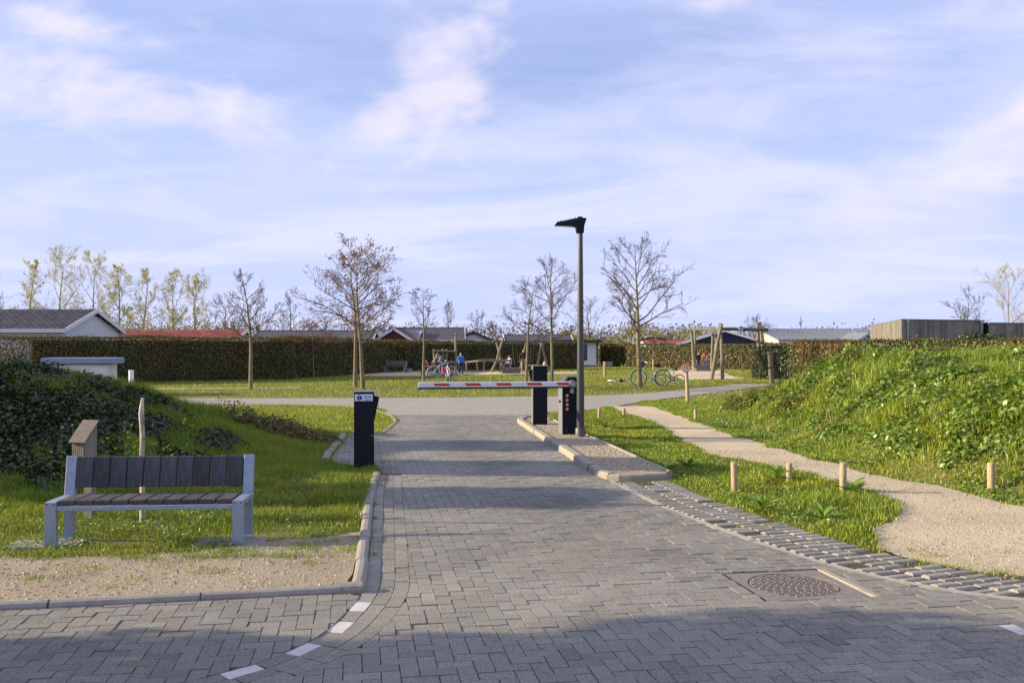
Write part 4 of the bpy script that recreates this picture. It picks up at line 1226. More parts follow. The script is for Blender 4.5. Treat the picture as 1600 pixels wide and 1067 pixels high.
# tall shrubs on the mound just beyond the left edge: they shade the mound and reach the driveway
for i, (x, y, w, h_) in enumerate([(-10.4, 10.5, 0.7, 3.7), (-11.0, 11.7, 1.0, 2.5), (-10.3, 13.0, .75, 4.1), (-11.0, 14.4, .9, 2.6), (-10.6, 15.9, .8, 3.9), (-12.9, 17.4, 1.2, 3.0)]):
    g_ = hh_(x, y)
    r_ = empty('tall_shrub', (x, y, g_), 0, ['tall leafy shrub at the front end of the left mound', 'second tall shrub on the left mound, counted from the bench', 'third tall shrub on the left mound, counted from the bench', 'fourth tall shrub on the left mound, counted from the bench', 'fifth tall shrub on the left mound, counted from the bench', 'tall leafy shrub at the back end of the left mound'][i], 'shrub', 'tall shrubs on the left mound')
    hc = (h_ - g_) * .5
    n = 5000
    d = unit(rng.normal(size=(n, 3))); rad = rng.uniform(.2, 1, n) ** .45
    lump = 1 + .22 * np.sin(d[:, 0] * 4 + i) * np.cos(d[:, 2] * 5 + 2 * i)
    d = d / np.maximum(np.abs(d).max(1, keepdims=True), .75) * .9
    P = np.stack([d[:, 0] * w * rad * lump, d[:, 1] * w * rad * lump, hc + d[:, 2] * hc * rad * lump], 1)
    P[:, 2] = np.maximum(P[:, 2], .05)
    V, F, k = leaf_cards(P, d + rng.normal(0, .5, (n, 3)), rng.uniform(.16, .30, n), .75)
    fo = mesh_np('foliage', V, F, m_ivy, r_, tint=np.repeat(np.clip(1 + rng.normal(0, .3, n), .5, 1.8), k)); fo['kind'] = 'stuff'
    MB().tube([(0, 0, -.1), (.05, 0, hc), (0, .05, hc * 1.6)], [.06, .04, .015], 6).build('trunk', m_stem, r_)
# ------------------------------------------------------------------ hedges
m_hcore = M('hedge_dark_core', (0.035, 0.028, 0.016), .95, col2=(0.06, 0.045, 0.022), scale=12, bump=.8, bscale=30)  # twig brown kept dark to stand in for the shaded hedge interior
m_hleaf = M('hornbeam_leaf', (0.085, 0.105, 0.020), .6, col2=(0.145, 0.135, 0.032), scale=.9, tint=True, translucent=.3, spec=.4)
m_hdark = M('evergreen_leaf', (0.030, 0.062, 0.018), .5, col2=(0.06, 0.105, 0.025), scale=1.5, tint=True, translucent=.2, spec=.6)
m_twig = M('bare_twig', (0.12, 0.085, 0.055), .85, var=.25, scale=3)
def hedge(name, line, w, h, label, leaf=.085, dens=520, mat=None, brown=.45, core=True, thin_to=None, group='clipped hedges around the playground field', cat='hedge'):
    """clipped hedge along a 2-D polyline"""
    L = resample(line, .5); T = unit(np.gradient(L, axis=0)); Nn = np.stack([-T[:, 1], T[:, 0]], 1)
    s = np.concatenate([[0], np.cumsum(np.linalg.norm(np.diff(L, axis=0), axis=1))]); tot = s[-1]
    root = empty(name, (float(L[:, 0].mean()), float(L[:, 1].mean()), 0), 0, label, cat, group)
    off = np.array([L[:, 0].mean(), L[:, 1].mean(), 0])
    n = int(tot * (2 * h + w) * dens * .85)
    u = rng.uniform(0, tot, n); f = rng.uniform(0, 2 * h + w, n)
    x = np.interp(u, s, L[:, 0]); y = np.interp(u, s, L[:, 1])
    nx_ = np.interp(u, s, Nn[:, 0]); ny_ = np.interp(u, s, Nn[:, 1])
    side = np.where(f < h, -1, np.where(f < 2 * h, 1, 0))
    z = np.where(f < h, f, np.where(f < 2 * h, f - h, h))
    across = np.where(side == 0, f - 2 * h - w / 2, side * w / 2)
    bulge = (vnoise(u, z, 1.3, 41) - .5) * .16 + (vnoise(u, z * .3, .35, 44) - .5) * .22 + rng.normal(0, .05, n)
    across = across + np.where(side != 0, side * bulge, 0)
    z = z + np.where(side == 0, bulge * .8 + np.abs(rng.normal(0, .03, n)), 0)
    P = np.stack([x + nx_ * across, y + ny_ * across, np.maximum(z, .04)], 1)
    nn = np.stack([nx_ * side, ny_ * side, np.where(side == 0, 1.0, .15)], 1) + rng.normal(0, .55, (n, 3))
    V, F, k = leaf_cards(P - off, nn, rng.uniform(.6, 1.3, n) * leaf, .7)
    pn = vnoise(u * .5, z, .9, 43)
    br = np.clip(brown + (pn - .5) * 1.1 + rng.normal(0, .22, n) + .25 * (z / h - .6), 0, 1)
    v = np.clip(1 + rng.normal(0, .3, n), .4, 1.9)
    tt = np.stack([v * (1 + .45 * br), v * (1 - .12 * br), v * (1 - .05 * br)], 1)
    fo = mesh_np('foliage', V, F, mat or m_hleaf, root, tint=np.repeat(tt, k, axis=0)); fo['kind'] = 'stuff'
    # stems and inner twigs
    m_ = int(tot * 9)
    uu = rng.uniform(0, tot, m_)
    bx_ = np.interp(uu, s, L[:, 0]); by_ = np.interp(uu, s, L[:, 1])
    p0 = np.stack([bx_, by_, np.zeros(m_)], 1) - off
    p1 = p0 + np.stack([rng.normal(0, .18, m_), rng.normal(0, .12, m_), rng.uniform(.8, 1.0, m_) * h], 1)
    ms_ = int(tot * 14); us = rng.uniform(0, tot, ms_); ac = rng.uniform(-w / 2, w / 2, ms_)
    q0 = np.stack([np.interp(us, s, L[:, 0]) + np.interp(us, s, Nn[:, 0]) * ac, np.interp(us, s, L[:, 1]) + np.interp(us, s, Nn[:, 1]) * ac, np.full(ms_, h - .05)], 1) - off
    q1 = q0 + np.stack([rng.normal(0, .05, ms_), rng.normal(0, .05, ms_), rng.uniform(.06, .26, ms_)], 1)
    V4, F4 = seg_tubes(np.concatenate([q0, q1, np.full((ms_, 1), .007), np.full((ms_, 1), .004)], 1), 3)
    mesh_np('stray_shoots', V4, F4, m_twig, root)['kind'] = 'stuff'
    V2, F2 = seg_tubes(np.concatenate([p0, p1, np.full((m_, 1), .018), np.full((m_, 1), .006)], 1), 4)
    mesh_np('stems', V2, F2, m_twig, root)['kind'] = 'stuff'
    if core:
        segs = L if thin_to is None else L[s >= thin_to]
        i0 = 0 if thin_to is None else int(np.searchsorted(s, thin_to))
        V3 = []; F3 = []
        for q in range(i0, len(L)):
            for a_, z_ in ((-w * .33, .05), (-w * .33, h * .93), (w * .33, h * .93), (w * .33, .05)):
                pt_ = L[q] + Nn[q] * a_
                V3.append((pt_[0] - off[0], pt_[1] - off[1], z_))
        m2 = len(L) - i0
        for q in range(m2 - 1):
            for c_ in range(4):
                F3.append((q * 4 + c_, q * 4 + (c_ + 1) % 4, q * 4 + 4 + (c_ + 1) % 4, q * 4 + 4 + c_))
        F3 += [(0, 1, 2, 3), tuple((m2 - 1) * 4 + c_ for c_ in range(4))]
        mesh_np('dark_core', V3, F3, m_hcore, root)  # solid box for the twigs, interior shade put into its colour
    return root
hedge('hedge', [(-36, 36.5), (-25, 42), (-12.4, 50.5)], 1.0, 2.28, 'long clipped hedge, see-through at its left end, behind the left mound', thin_to=14.0, brown=.36, dens=430)
hedge('hedge', [(-13.0, 50.2), (-10.6, 60), (-9.4, 68.5)], 1.0, 2.3, 'clipped hedge receding behind the twin leafy oaks', leaf=.11, dens=330, brown=.36)
hedge('hedge', [(-9.6, 69.0), (-2, 72.5), (5.6, 76)], 1.0, 2.25, 'dark clipped hedge behind the playground bikes and swing', leaf=.12, dens=290, brown=.35)
hedge('hedge', [(9.0, 88), (14, 80), (19.5, 73.5), (27, 66)], 1.1, 2.05, 'sunlit brown-green hedge right of the white shed, behind the big bare tree', leaf=.13, dens=260, brown=.4)
hedge('hedge', [(14.9, 46.5), (17.2, 38), (21, 31), (27, 26)], 1.2, 2.0, 'wide brown-green hedge on the crest behind the right bank', leaf=.095, dens=430, brown=.32)
hedge('hedge', [(13.9, 51.5), (15.9, 50.4)], 1.6, 1.75, 'short dark green clipped hedge block beside the log post', leaf=.09, dens=520, mat=m_hdark, brown=.1)
# evergreen shrub poking over the right hedge
cent = [(22.2, 42, .95, .9), (23.3, 42.6, .9, .8), (21.4, 42.2, .6, .6)]
def tall_clumps(name, mat, cs, label, cat, leaf, dens):
    Vs, Fs, Ts = [], [], []; base = 0
    for cx, cy, cz, rx, rz in cs:
        n = int(dens * rx * rz * 8)
        d = unit(rng.normal(size=(n, 3))); rad = rng.uniform(.5, 1, n) ** .4
        P = np.stack([cx + d[:, 0] * rx * rad, cy + d[:, 1] * rx * rad, cz + d[:, 2] * rz * rad], 1)
        P[:, 2] = np.maximum(P[:, 2], .1)
        V, F, k = leaf_cards(P, d + rng.normal(0, .5, (n, 3)), rng.uniform(.6, 1.3, n) * leaf, .65)
        Vs.append(V); Fs.append(F + base); base += len(V); Ts.append(np.repeat(np.clip(1 + rng.normal(0, .3, n), .4, 1.8), k))
    o = mesh_np(name, np.concatenate(Vs), np.concatenate(Fs), mat, tint=np.concatenate(Ts))
    return tag(o, label, cat)
tall_clumps('evergreen_shrub', m_hdark, [(20.6, 40, 1.3, 1.0, 1.2), (21.6, 40.2, 1.4, .9, 1.05), (22.3, 40.4, 1.2, .8, 1.0)], 'round dark evergreen shrub behind the right bank hedge', 'shrub', .12, 420)

# unseen tree added left of the viewer, crown shaped to shade the road front
scr = empty('added_shade_tree', (-9.4, 5.45, 0), 0, 'unseen dense evergreen tree added to shade the brick road in front', 'tree')
vs = []
for cx, cy, cz, rx, ry, rz, n in ((0, -1.25, 2.3, 1.2, 1.25, .95, 3500), (-.1, -.75, 3.5, 1.3, 1.35, 1.0, 4000), (.1, -1.6, 4.3, 1.1, 1.6, .9, 3000), (0, -2.6, 3.2, 1.2, 1.4, 1.6, 3500)):
    d = unit(rng.normal(size=(n, 3))); rad = rng.uniform(.15, 1, n) ** .45
    lump = 1 + .16 * np.sin(d[:, 1] * 5 + cz) * np.cos(d[:, 2] * 6 + cx)
    vs.append(np.array([[cx, cy, cz]]) + d * np.array([[rx, ry, rz]]) * (rad * lump)[:, None])
P = np.concatenate(vs)
V, F, k = leaf_cards(P, rng.normal(size=P.shape), rng.uniform(.12, .24, len(P)), .7)
fo = mesh_np('crown', V, F, m_hdark, scr, tint=np.ones(len(V)))
MB().tube([(0, 0, -.1), (.03, -.15, 1.0), (0, -.6, 2.2), (0, -1.0, 3.6)], [.16, .13, .10, .04], 10).build('trunk', m_twig, scr)
MB().tube([(.02, -.25, 1.3), (.1, -1.3, 2.4), (.1, -2.3, 3.4)], [.09, .06, .02], 8).build('limb', m_twig, scr)

# ------------------------------------------------------------------ trees
m_bark = M('young_tree_bark', (0.155, 0.13, 0.075), .85, col2=(0.24, 0.205, 0.12), scale=6, bump=.4, bscale=50)
m_branch = M('bare_branch', (0.115, 0.09, 0.062), .85, var=.25, scale=3)
m_brown_leaf = M('withered_oak_leaf', (0.20, 0.085, 0.040), .7, col2=(0.30, 0.15, 0.065), scale=2, tint=True, translucent=.3, spec=.2)
m_bud = M('spring_bud_leaf', (0.42, 0.40, 0.07), .6, col2=(0.56, 0.51, 0.14), scale=1, tint=True, translucent=.35, spec=.2)
m_palebark = M('pale_poplar_bark', (0.30, 0.27, 0.17), .85, col2=(0.42, 0.38, 0.25), scale=5)
class TreeGen:
    def __init__(s, seed): s.r = random.Random(seed); s.trunk = []; s.br = []; s.tips = []
    def limb(s, p, d, L, r0, r1, n, wig, lift, out):
        pts = [np.array(p, float)]; d = unit(np.array(d, float)); st = L / n
        for i in range(n):
            d = unit(d + np.array([s.r.gauss(0, wig), s.r.gauss(0, wig), s.r.gauss(0, wig) + lift]))
            q = pts[-1] + d * st
            ra = r0 + (r1 - r0) * i / n; rb = r0 + (r1 - r0) * (i + 1) / n
            out.append((*pts[-1], *q, ra, rb)); pts.append(q)
        return pts, d
    def twigs(s, pts, L, r, level, spread, lift, nk, dirs0):
        for k in range(nk):
            t = s.r.uniform(.22, 1.0); i = min(int(t * (len(pts) - 1)), len(pts) - 2); f = t * (len(pts) - 1) - i
            p = pts[i] * (1 - f) + pts[i + 1] * f
            ax = unit(pts[i + 1] - pts[i])
            sd = unit(np.cross(ax, np.array([s.r.gauss(0, 1), s.r.gauss(0, 1), s.r.gauss(0, 1)])))
            a = s.r.uniform(.5, 1.0) * spread
            d = ax * math.cos(a) + sd * math.sin(a)
            l = L * s.r.uniform(.55, 1.1) * (1.15 - .5 * t)
            pp, _ = s.limb(p, d, l, r, r * .45, 3 if level > 0 else 2, .13, lift, s.br)
            if level > 0: s.twigs(pp, l * .55, max(r * .5, .004), level - 1, spread, lift, max(3, int(nk * .7)), None)
            else: s.tips.append(pp[-1]); s.tips.append(pp[1])
def young_tree(name, base, H, crown_w, clear, seed, label, group='bare young trees on the lawn', tr=.075, nb=17, leaves=0, leaf_mat=None, lsize=.08, up=.75, wig=.05, lev=2, barkm=None, brm=None, apex=.35, twigr=.007, cat='tree', fork=False):
    g = TreeGen(seed); rr = g.r
    pts, d = g.limb((0, 0, -.1), (rr.gauss(0, .02), rr.gauss(0, .02), 1), H * .93 + .1, tr, tr * .10, 12, .035 if not fork else .05, .05, g.trunk)
    for k in range(nb):
        t = clear + (1 - clear) * (k + rr.uniform(0, .8)) / nb
        z = t * H * .93
        i = min(int(t * 12), 11); f = t * 12 - i
        p = pts[i] * (1 - f) + pts[i + 1] * f
        az = 2.4 * k + rr.uniform(-.5, .5)
        rel = (t - clear) / (1 - clear)
        shape = min(1, .55 + rel * 3.0) * (1 - rel) ** .7 * .95 + .13
        el = up * (0.55 + .6 * rel) + rr.uniform(-.12, .12)
        l = min(crown_w * .5 * shape * rr.uniform(.8, 1.15) / max(.32, math.cos(el + .12)), (H - z) * 1.05 + .5)
        d = np.array([math.cos(az) * math.cos(el), math.sin(az) * math.cos(el), math.sin(el)])
        r0 = max(.012, tr * .42 * (1 - rel * .72))
        pp, _ = g.limb(p, d, l, r0, r0 * .3, 6, .10 + wig, .06, g.br)
        g.twigs(pp, l * .48, max(r0 * .36, twigr), lev, .9, .05, 8 if lev == 2 else 10, None)
    root = empty(name, base, 0, label, cat, group)
    V, F = seg_tubes(np.array(g.trunk), 10)
    mesh_np('trunk', V, F, barkm or m_bark, root, True)
    S = np.array(g.br); S[:, 6:] = np.maximum(S[:, 6:], twigr * .55)
    V, F = seg_tubes(S, 3)
    mesh_np('crown', V, F, brm or m_branch, root)
    if leaves:
        tips = np.array(g.tips); sel = tips[rng.integers(0, len(tips), leaves)] + rng.normal(0, .07, (leaves, 3))
        V, F, k = leaf_cards(sel, rng.normal(size=(leaves, 3)), rng.uniform(.6, 1.3, leaves) * lsize, .6)
        tl = np.clip(1 + rng.normal(0, .3, leaves), .4, 1.8)
        mesh_np('leaves', V, F, leaf_mat, root, tint=np.repeat(tl, k))
    return root
def tree_at(px, pyb, pyt, wpx, clear, seed, label, **kw):
    b = G2(px, pyb); H = (pyb - pyt) * b[1] / 1400 * .94; w = wpx * b[1] / 1400
    return young_tree('young_tree', (b[0], b[1], 0), H, w, clear, seed, label, **kw)
tree_at(392, 607, 403, 90, .40, 3, 'bare young tree with a pale slim trunk, leftmost on the lawn', tr=.095, nb=16)
tree_at(555, 604, 382, 135, .36, 4, 'left of the twin oaks, with brown withered leaves above the SOS pillar', leaves=1500, leaf_mat=m_brown_leaf, tr=.10, nb=18)
tree_at(567, 608, 372, 150, .33, 5, 'right of the twin oaks, fuller crown of brown withered leaves', leaves=1700, leaf_mat=m_brown_leaf, tr=.10, nb=20)
tree_at(490, 590, 505, 80, .45, 6, 'small leafy young tree in front of the hedge, left of the twin oaks', leaves=420, leaf_mat=m_brown_leaf, tr=.07, nb=9)
tree_at(662, 594, 434, 70, .42, 7, 'slender bare tree beside the parked bicycles', tr=.085, nb=13)
tree_at(822, 598, 420, 90, .40, 8, 'bare young tree directly behind the card reader pillar', tr=.085, nb=16)
tree_at(862, 598, 393, 110, .38, 9, 'bare young tree just left of the lamp post', tr=.10, nb=18)
tree_at(1000, 606, 360, 150, .34, 12, 'large wide bare tree right of the lamp post, bicycle at its foot', tr=.125, nb=22)

# row of budding poplars and background trees
def back_tree(px, pytop, Z, wpx, seed, label, group, clear=.12, leaves=900, leaf_mat=None, up=1.05, barkm=None, brm=None, nb=13, tr=.13, twigr=.012, lsize=.095, apex=.2):
    x = (px - 800) / 1400 * Z; H = 1.7 + (545 - pytop) * Z / 1400; w = wpx * Z / 1400 * 1.25
    return young_tree('background_tree', (x, Z, 0), H, w, clear, seed, label, group, tr=tr, nb=nb, lev=1, leaves=leaves, leaf_mat=leaf_mat or m_bud, up=up, barkm=barkm or m_palebark, brm=brm or m_palebark, twigr=twigr, lsize=lsize, apex=apex)
pop = 'budding poplars behind the left hedge'
for i, (px, py, w, lab) in enumerate([(38, 402, 34, 'narrow budding poplar, first from the left edge above the tiled chalet'), (90, 398, 62, 'wide budding poplar above the tiled chalet ridge, second from the left'), (137, 402, 58, 'budding poplar above the chalet gable peak, third from the left'),
                               (183, 418, 42, 'budding poplar just right of the chalet gable, fourth from the left'), (217, 424, 48, 'budding poplar above the red roof, fifth from the left'), (270, 432, 42, 'budding poplar above the red roof middle, sixth from the left'), (304, 438, 46, 'shortest budding poplar, last of the row on the right')]):
    back_tree(px, py, 78 + (i % 3) * 3, w, 20 + i, lab, pop, leaves=3800, up=1.12, tr=.16)
bare = 'bare trees behind the hedges'
kw = dict(leaves=0, barkm=m_branch, brm=m_branch, up=.95)
back_tree(455, 462, 95, 50, 31, 'round bare tree above the grey roof left of the twin oaks', bare, **kw)
back_tree(350, 468, 88, 60, 32, 'bare scrubby tree right of the poplar row', bare, **kw)
back_tree(405, 480, 92, 50, 33, 'low bare tree behind the leftmost lawn tree', bare, **kw)
back_tree(700, 480, 96, 46, 34, 'bare tree behind the dark hipped roof', bare, **kw)
back_tree(742, 487, 100, 34, 35, 'thin bare tree above the white gabled house', bare, **kw)
back_tree(768, 508, 100, 26, 36, 'small bare tree right of the white gabled house', bare, leaves=160, leaf_mat=m_brown_leaf, barkm=m_branch, brm=m_branch)
back_tree(925, 470, 105, 60, 37, 'bare tree partly hidden behind the lamp pole', bare, **kw)
back_tree(1178, 500, 98, 62, 38, 'round bare bush-like tree behind the tall swing frame', bare, clear=.05, **{**kw, 'up': .8})
back_tree(1252, 494, 140, 14, 39, 'tiny distant bare tree above the corrugated roofs', bare, **kw)
back_tree(1512, 458, 75, 66, 40, 'bare rounded tree behind the wood-clad building', bare, **kw)
back_tree(1578, 426, 78, 62, 41, 'pale budding tree behind the right end of the wood-clad building', bare, leaves=800, up=1.15)
back_tree(-20, 440, 80, 60, 42, 'bare tree at the left edge above the tiled roof', bare, **kw)

# yellow-green willow scrub and far woods
def scrub(name, lo, hi, n, hz, mat, label, leaf, kind='stuff', cat='scrub', seed=1):
    P = np.stack([rng.uniform(lo[0], hi[0], n), rng.uniform(lo[1], hi[1], n), np.zeros(n)], 1)
    topv = hz * (.45 + .75 * vnoise(P[:, 0], P[:, 1] * .2, .22, 60 + seed)) * (.8 + .3 * vnoise(P[:, 0], P[:, 1], 1.1, 61 + seed))
    P[:, 2] = rng.uniform(0, 1, n) ** .7 * topv
    V, F, k = leaf_cards(P, rng.normal(size=(n, 3)), rng.uniform(.5, 1.4, n) * leaf, .4)
    t = np.clip(1 + rng.normal(0, .35, n), .35, 2)
    o = mesh_np(name, V, F, mat, tint=np.repeat(t, k))
    return tag(o, label, cat, kind=kind)
m_scrub = M('willow_scrub', (0.19, 0.185, 0.04), .7, col2=(0.27, 0.235, 0.075), scale=.5, tint=True, translucent=.3, spec=.2)
m_wood = M('bare_wood_haze', (0.135, 0.105, 0.075), .9, col2=(0.20, 0.165, 0.10), scale=.12, tint=True, translucent=.15, spec=.1)
scrub('willow_scrub', (-46, 82), (-25, 90), 14000, 4.8, m_scrub, 'yellow-green willow scrub under the poplars', .22)
scrub('bare_thicket', (-60, 95), (-17, 108), 14000, 6.6, m_wood, 'bare grey-brown thicket behind the poplars', .22, seed=2)
scrub('distant_wood', (-60, 150), (70, 175), 26000, 6.0, m_wood, 'low distant bare woodland on the horizon', .5, seed=3)
scrub('distant_wood', (5, 120), (34, 130), 9000, 4.4, m_scrub, 'distant brownish-green trees behind the white shed', .4, seed=4)

# ------------------------------------------------------------------ houses behind the hedges
m_tile = M('dark_roof_tile', (0.075, 0.07, 0.085), .7, var=.25, scale=4, bump=.3, bscale=12, tint=True)
m_redtile = M('red_roof_tile', (0.30, 0.085, 0.065), .75, var=.2, scale=4, bump=.3, bscale=12, tint=True)
m_sheet = M('grey_roof_sheet', (0.16, 0.18, 0.21), .5, var=.12, scale=2, tint=True)
m_wallw = M('white_cladding', (0.66, 0.67, 0.70), .6, var=.05, scale=3)
m_cream = M('cream_cladding', (0.58, 0.54, 0.46), .6, var=.06, scale=3)
m_fascia = M('white_fascia', (0.70, 0.72, 0.76), .5, var=.03)
m_navy = M('navy_cladding', (0.022, 0.028, 0.055), .6, var=.15, scale=3)
m_maroon = M('maroon_boards', (0.12, 0.03, 0.03), .7, var=.15, scale=3)
m_glass = M('dark_window_glass', (0.03, 0.04, 0.055), .08, var=.1, spec=.8)
m_darktrim = M('dark_trim', (0.04, 0.045, 0.055), .6)
m_clad = M('timber_cladding', (0.15, 0.137, 0.12), .8, col2=(0.25, 0.225, 0.19), scale=2.2, bump=.25, bscale=20, tint=True)
def house(name, loc, rz, L, D, eave, ridge, wallm, roofm, label, over=.3, fas=m_fascia, windows=(), tiles=None, gable_boards=True, cat='house', ov_end=.25, tile_rows=0):
    """gabled house: ridge along local x, L long, D deep"""
    r = empty(name, loc, rz, label, cat, 'holiday houses behind the hedges')
    prof = [(-D / 2, 0), (D / 2, 0), (D / 2, eave), (0, ridge - .12), (-D / 2, eave)]
    MB().prism(prof, -L / 2, L / 2, 'x').build('wall', wallm, r)
    sl = math.atan2(ridge - eave, D / 2); ln = math.hypot(ridge - eave, D / 2) + over
    for s in (-1, 1):
        mb = MB(); 
        cy, cz = s * (D / 4 + over * .5 * math.cos(sl)), (eave + ridge) / 2 - over * .5 * math.sin(sl) + .03
        rot = Matrix.Rotation(-s * sl, 3, 'X')
        mb.box((0, cy, cz), (L + 2 * ov_end, ln, .06), rot)
        ro = mb.build('roof', roofm, r)
        if tile_rows and s == -1:
            nc = int((L + 2 * ov_end) / .33)
            for i in range(tile_rows):
                t = (i + .5) / tile_rows
                dd = -ln / 2 + ln * t
                c = Vector((0, cy, cz)) + rot @ Vector((0, dd, .045))
                tb = MB()
                for j in range(nc):
                    x0 = -L / 2 - ov_end + .33 * (j + .5)
                    vv = rot @ Vector((0, 0, 0))
                    tb.box((x0, c.y, c.z), (.30, ln / tile_rows * 1.02, .05), rot @ Matrix.Rotation(R(-5), 3, 'X') @ Matrix.Rotation(R(5), 3, 'Y'), t=float(rng.uniform(.75, 1.25)))
                tb.build('tile_row', roofm, ro)
        MB().box((0, s * (D / 2 + over * math.cos(sl) + .01), eave - over * math.sin(sl) - .03), (L + 2 * ov_end, .03, .2)).build('fascia', fas, r)
        for e in (-1, 1):
            a = (e * (L / 2 + ov_end + .01), s * (D / 2 + over * math.cos(sl)), eave - over * math.sin(sl)); b = (e * (L / 2 + ov_end + .01), 0, ridge + .02)
            MB().bar(a, b, .04, .2, up=(0, 0, 1)).build('barge_board', fas, r)
    MB().tube([(-L / 2 - ov_end, 0, ridge + .05), (L / 2 + ov_end, 0, ridge + .05)], .07, 8).build('ridge_cap', roofm, r)
    if gable_boards:
        k = 0; z = eave * .55
        while z < ridge - .25:
            half = D / 2 - .02 if z < eave else (ridge - .12 - z) / (ridge - .12 - eave) * D / 2 - .03
            for e in (-1, 1):
                if half > .1: MB().box((e * (L / 2 + .008), 0, z), (.016, 2 * half, .165)).build('board', wallm, r)
            z += .18
    for (face, u, z, w, h_) in windows:      # face: 'f' front(-y) or 'e' end(+x)
        if face == 'f': wf = MB().box((u, -D / 2 - .02, z), (w + .12, .05, h_ + .12)).build('window', fas, r); MB().box((u, -D / 2 - .05, z), (w, .02, h_)).build('pane', m_glass, wf)
        else: wf = MB().box((L / 2 + .03, u, z), (.05, w + .12, h_ + .12)).build('window', fas, r); MB().box((L / 2 + .06, u, z), (.02, w, h_)).build('pane', m_glass, wf)
    return r
h1 = house('chalet', (-30.6, 48.3, 0), R(0), 16.0, 6.2, 2.75, 3.72, m_wallw, m_tile, 'white chalet with dark tiled roof and white gable at the far left', windows=[('f', 4.0, 2.2, .9, .5), ('f', -1, 2.2, .9, .5)], tile_rows=9, over=.35)
MB().tube([(2.2, 0.15, 3.6), (2.2, .15, 4.0)], .11, 10).build('chimney', m_darktrim, h1)
house('chalet', (-22.6, 62, 0), R(-3), 8.2, 4.5, 2.25, 2.92, m_wallw, m_redtile, 'low chalet with a long red tiled roof behind the left hedge', tile_rows=6)
house('chalet', (-16.5, 76, 0), R(2), 9.5, 6, 2.3, 3.15, m_cream, m_tile, 'low chalet with dark grey roof left of the twin oaks', windows=[('f', 0, 1.5, 1.2, .9)])
house('chalet', (-12.5, 82, 0), R(-2), 8, 6, 2.4, 3.3, m_wallw, m_sheet, 'pale chalet with blue-grey roof hidden behind the twin oaks')
house('chalet', (-9.9, 79, 0), R(86), 5, 2.9, 2.5, 3.4, m_maroon, m_tile, 'small maroon gabled cabin right of the twin oaks')
house('chalet', (-8.0, 84, 0), R(4), 6.6, 7, 2.55, 3.6, m_cream, m_tile, 'cream chalet with dark slate roof behind the slender bare tree')
hg = house('chalet', (-3.6, 86, 0), R(90), 7, 4.3, 2.35, 3.2, m_wallw, m_darktrim, 'white chalet whose dark-edged gable faces the playground', fas=m_darktrim)
MB().box((-3.53, 0, 2.05), (.5, 2.2, .1), Matrix.Rotation(R(-12), 3, 'Y')).build('canopy', m_darktrim, hg)
house('chalet', (2.6, 92, 0), R(3), 6.4, 5, 2.35, 3.05, M('pale_blue_cladding', (0.42, 0.47, 0.55), .6), m_tile, 'pale blue chalet behind the two bare trees near the barrier', windows=[('f', -1, 1.6, 1.2, .9)])
house('chalet', (23.2, 100, 0), R(84), 8, 8.6, 2.35, 3.6, m_navy, m_sheet, 'navy gabled chalet with white trim behind the tall swing frame', over=.5)
house('chalet', (19.5, 104, 0), R(5), 9, 6, 2.0, 2.7, m_cream, m_redtile, 'low reddish-roofed chalet left of the navy gable')
house('chalet', (28.6, 104, 0), R(0), 7, 6, 2.1, 2.9, m_cream, m_sheet, 'low cream chalet with grey roof right of the navy gable')
def shed_roof(loc, rz, L, D, h0, h1_, label):
    r = empty('corrugated_shed', loc, rz, label, 'shed')
    MB().prism([(-D / 2, 0), (D / 2, 0), (D / 2, h1_), (-D / 2, h0)], -L / 2, L / 2, 'x').build('wall', m_cream, r)
    a = math.atan2(h1_ - h0, D)
    rot = Matrix.Rotation(a, 3, 'X'); ln = math.hypot(D, h1_ - h0) + .3
    ro = MB().box((0, 0, (h0 + h1_) / 2 + .05), (L + .3, ln, .04), rot).build('roof', m_sheet, r)
    n = int(L / .45)
    for i in range(n + 1):
        c = Vector((-L / 2 + i * L / n, 0, (h0 + h1_) / 2 + .05)) + rot @ Vector((0, 0, .04))
        MB().box(c, (.07, ln, .05), rot).build('roof_rib', m_sheet, ro)
    MB().box((0, D / 2 + .1, h1_ + .18), (L + .4, .06, .16)).build('fascia', m_fascia, r)
shed_roof((33.5, 96, 0), R(2), 12, 6, 2.6, 3.7, 'long shed with ribbed grey roof behind the right hedge')
shed_roof((33.0, 78, 0), R(0), 4.6, 4.5, 2.4, 3.2, 'shed with ribbed roof beside the wood-clad building')
house('chalet', (29.4, 76, 0), R(88), 4, 1.9, 2.3, 2.95, m_wallw, m_sheet, 'tiny white gable peeking over the right hedge', gable_boards=False)

# white shed with flat dark roof at the end of the hedge gap
sh = empty('garden_shed', (6.2, 86.5, 0), R(-3), 'white flat-roofed cabin with dark window at the hedge gap by the lamp post', 'cabin')
MB().box((0, 0, 1.25), (4.0, 3, 2.1)).build('wall', m_wallw, sh)
MB().box((0, -.2, 2.42), (4.7, 3.9, .24)).build('roof', m_darktrim, sh)
wf = MB().box((.35, -1.52, 1.35), (1.3, .05, 1.5)).build('window', m_darktrim, sh); MB().box((.35, -1.56, 1.35), (1.1, .03, 1.3)).build('pane', m_glass, wf)
MB().box((1.95, -1.53, 1.3), (.14, .06, 2.1)).build('corner_post', m_darktrim, sh)
MB().box((0, -2.2, .1), (5, 1.6, .2)).build('deck', m_clad, sh)
for i in range(3): MB().box((2.9, -2.6 + i * .3, .09 + .16 * i), (.9, .3, .18)).build('step', m_clad, sh)

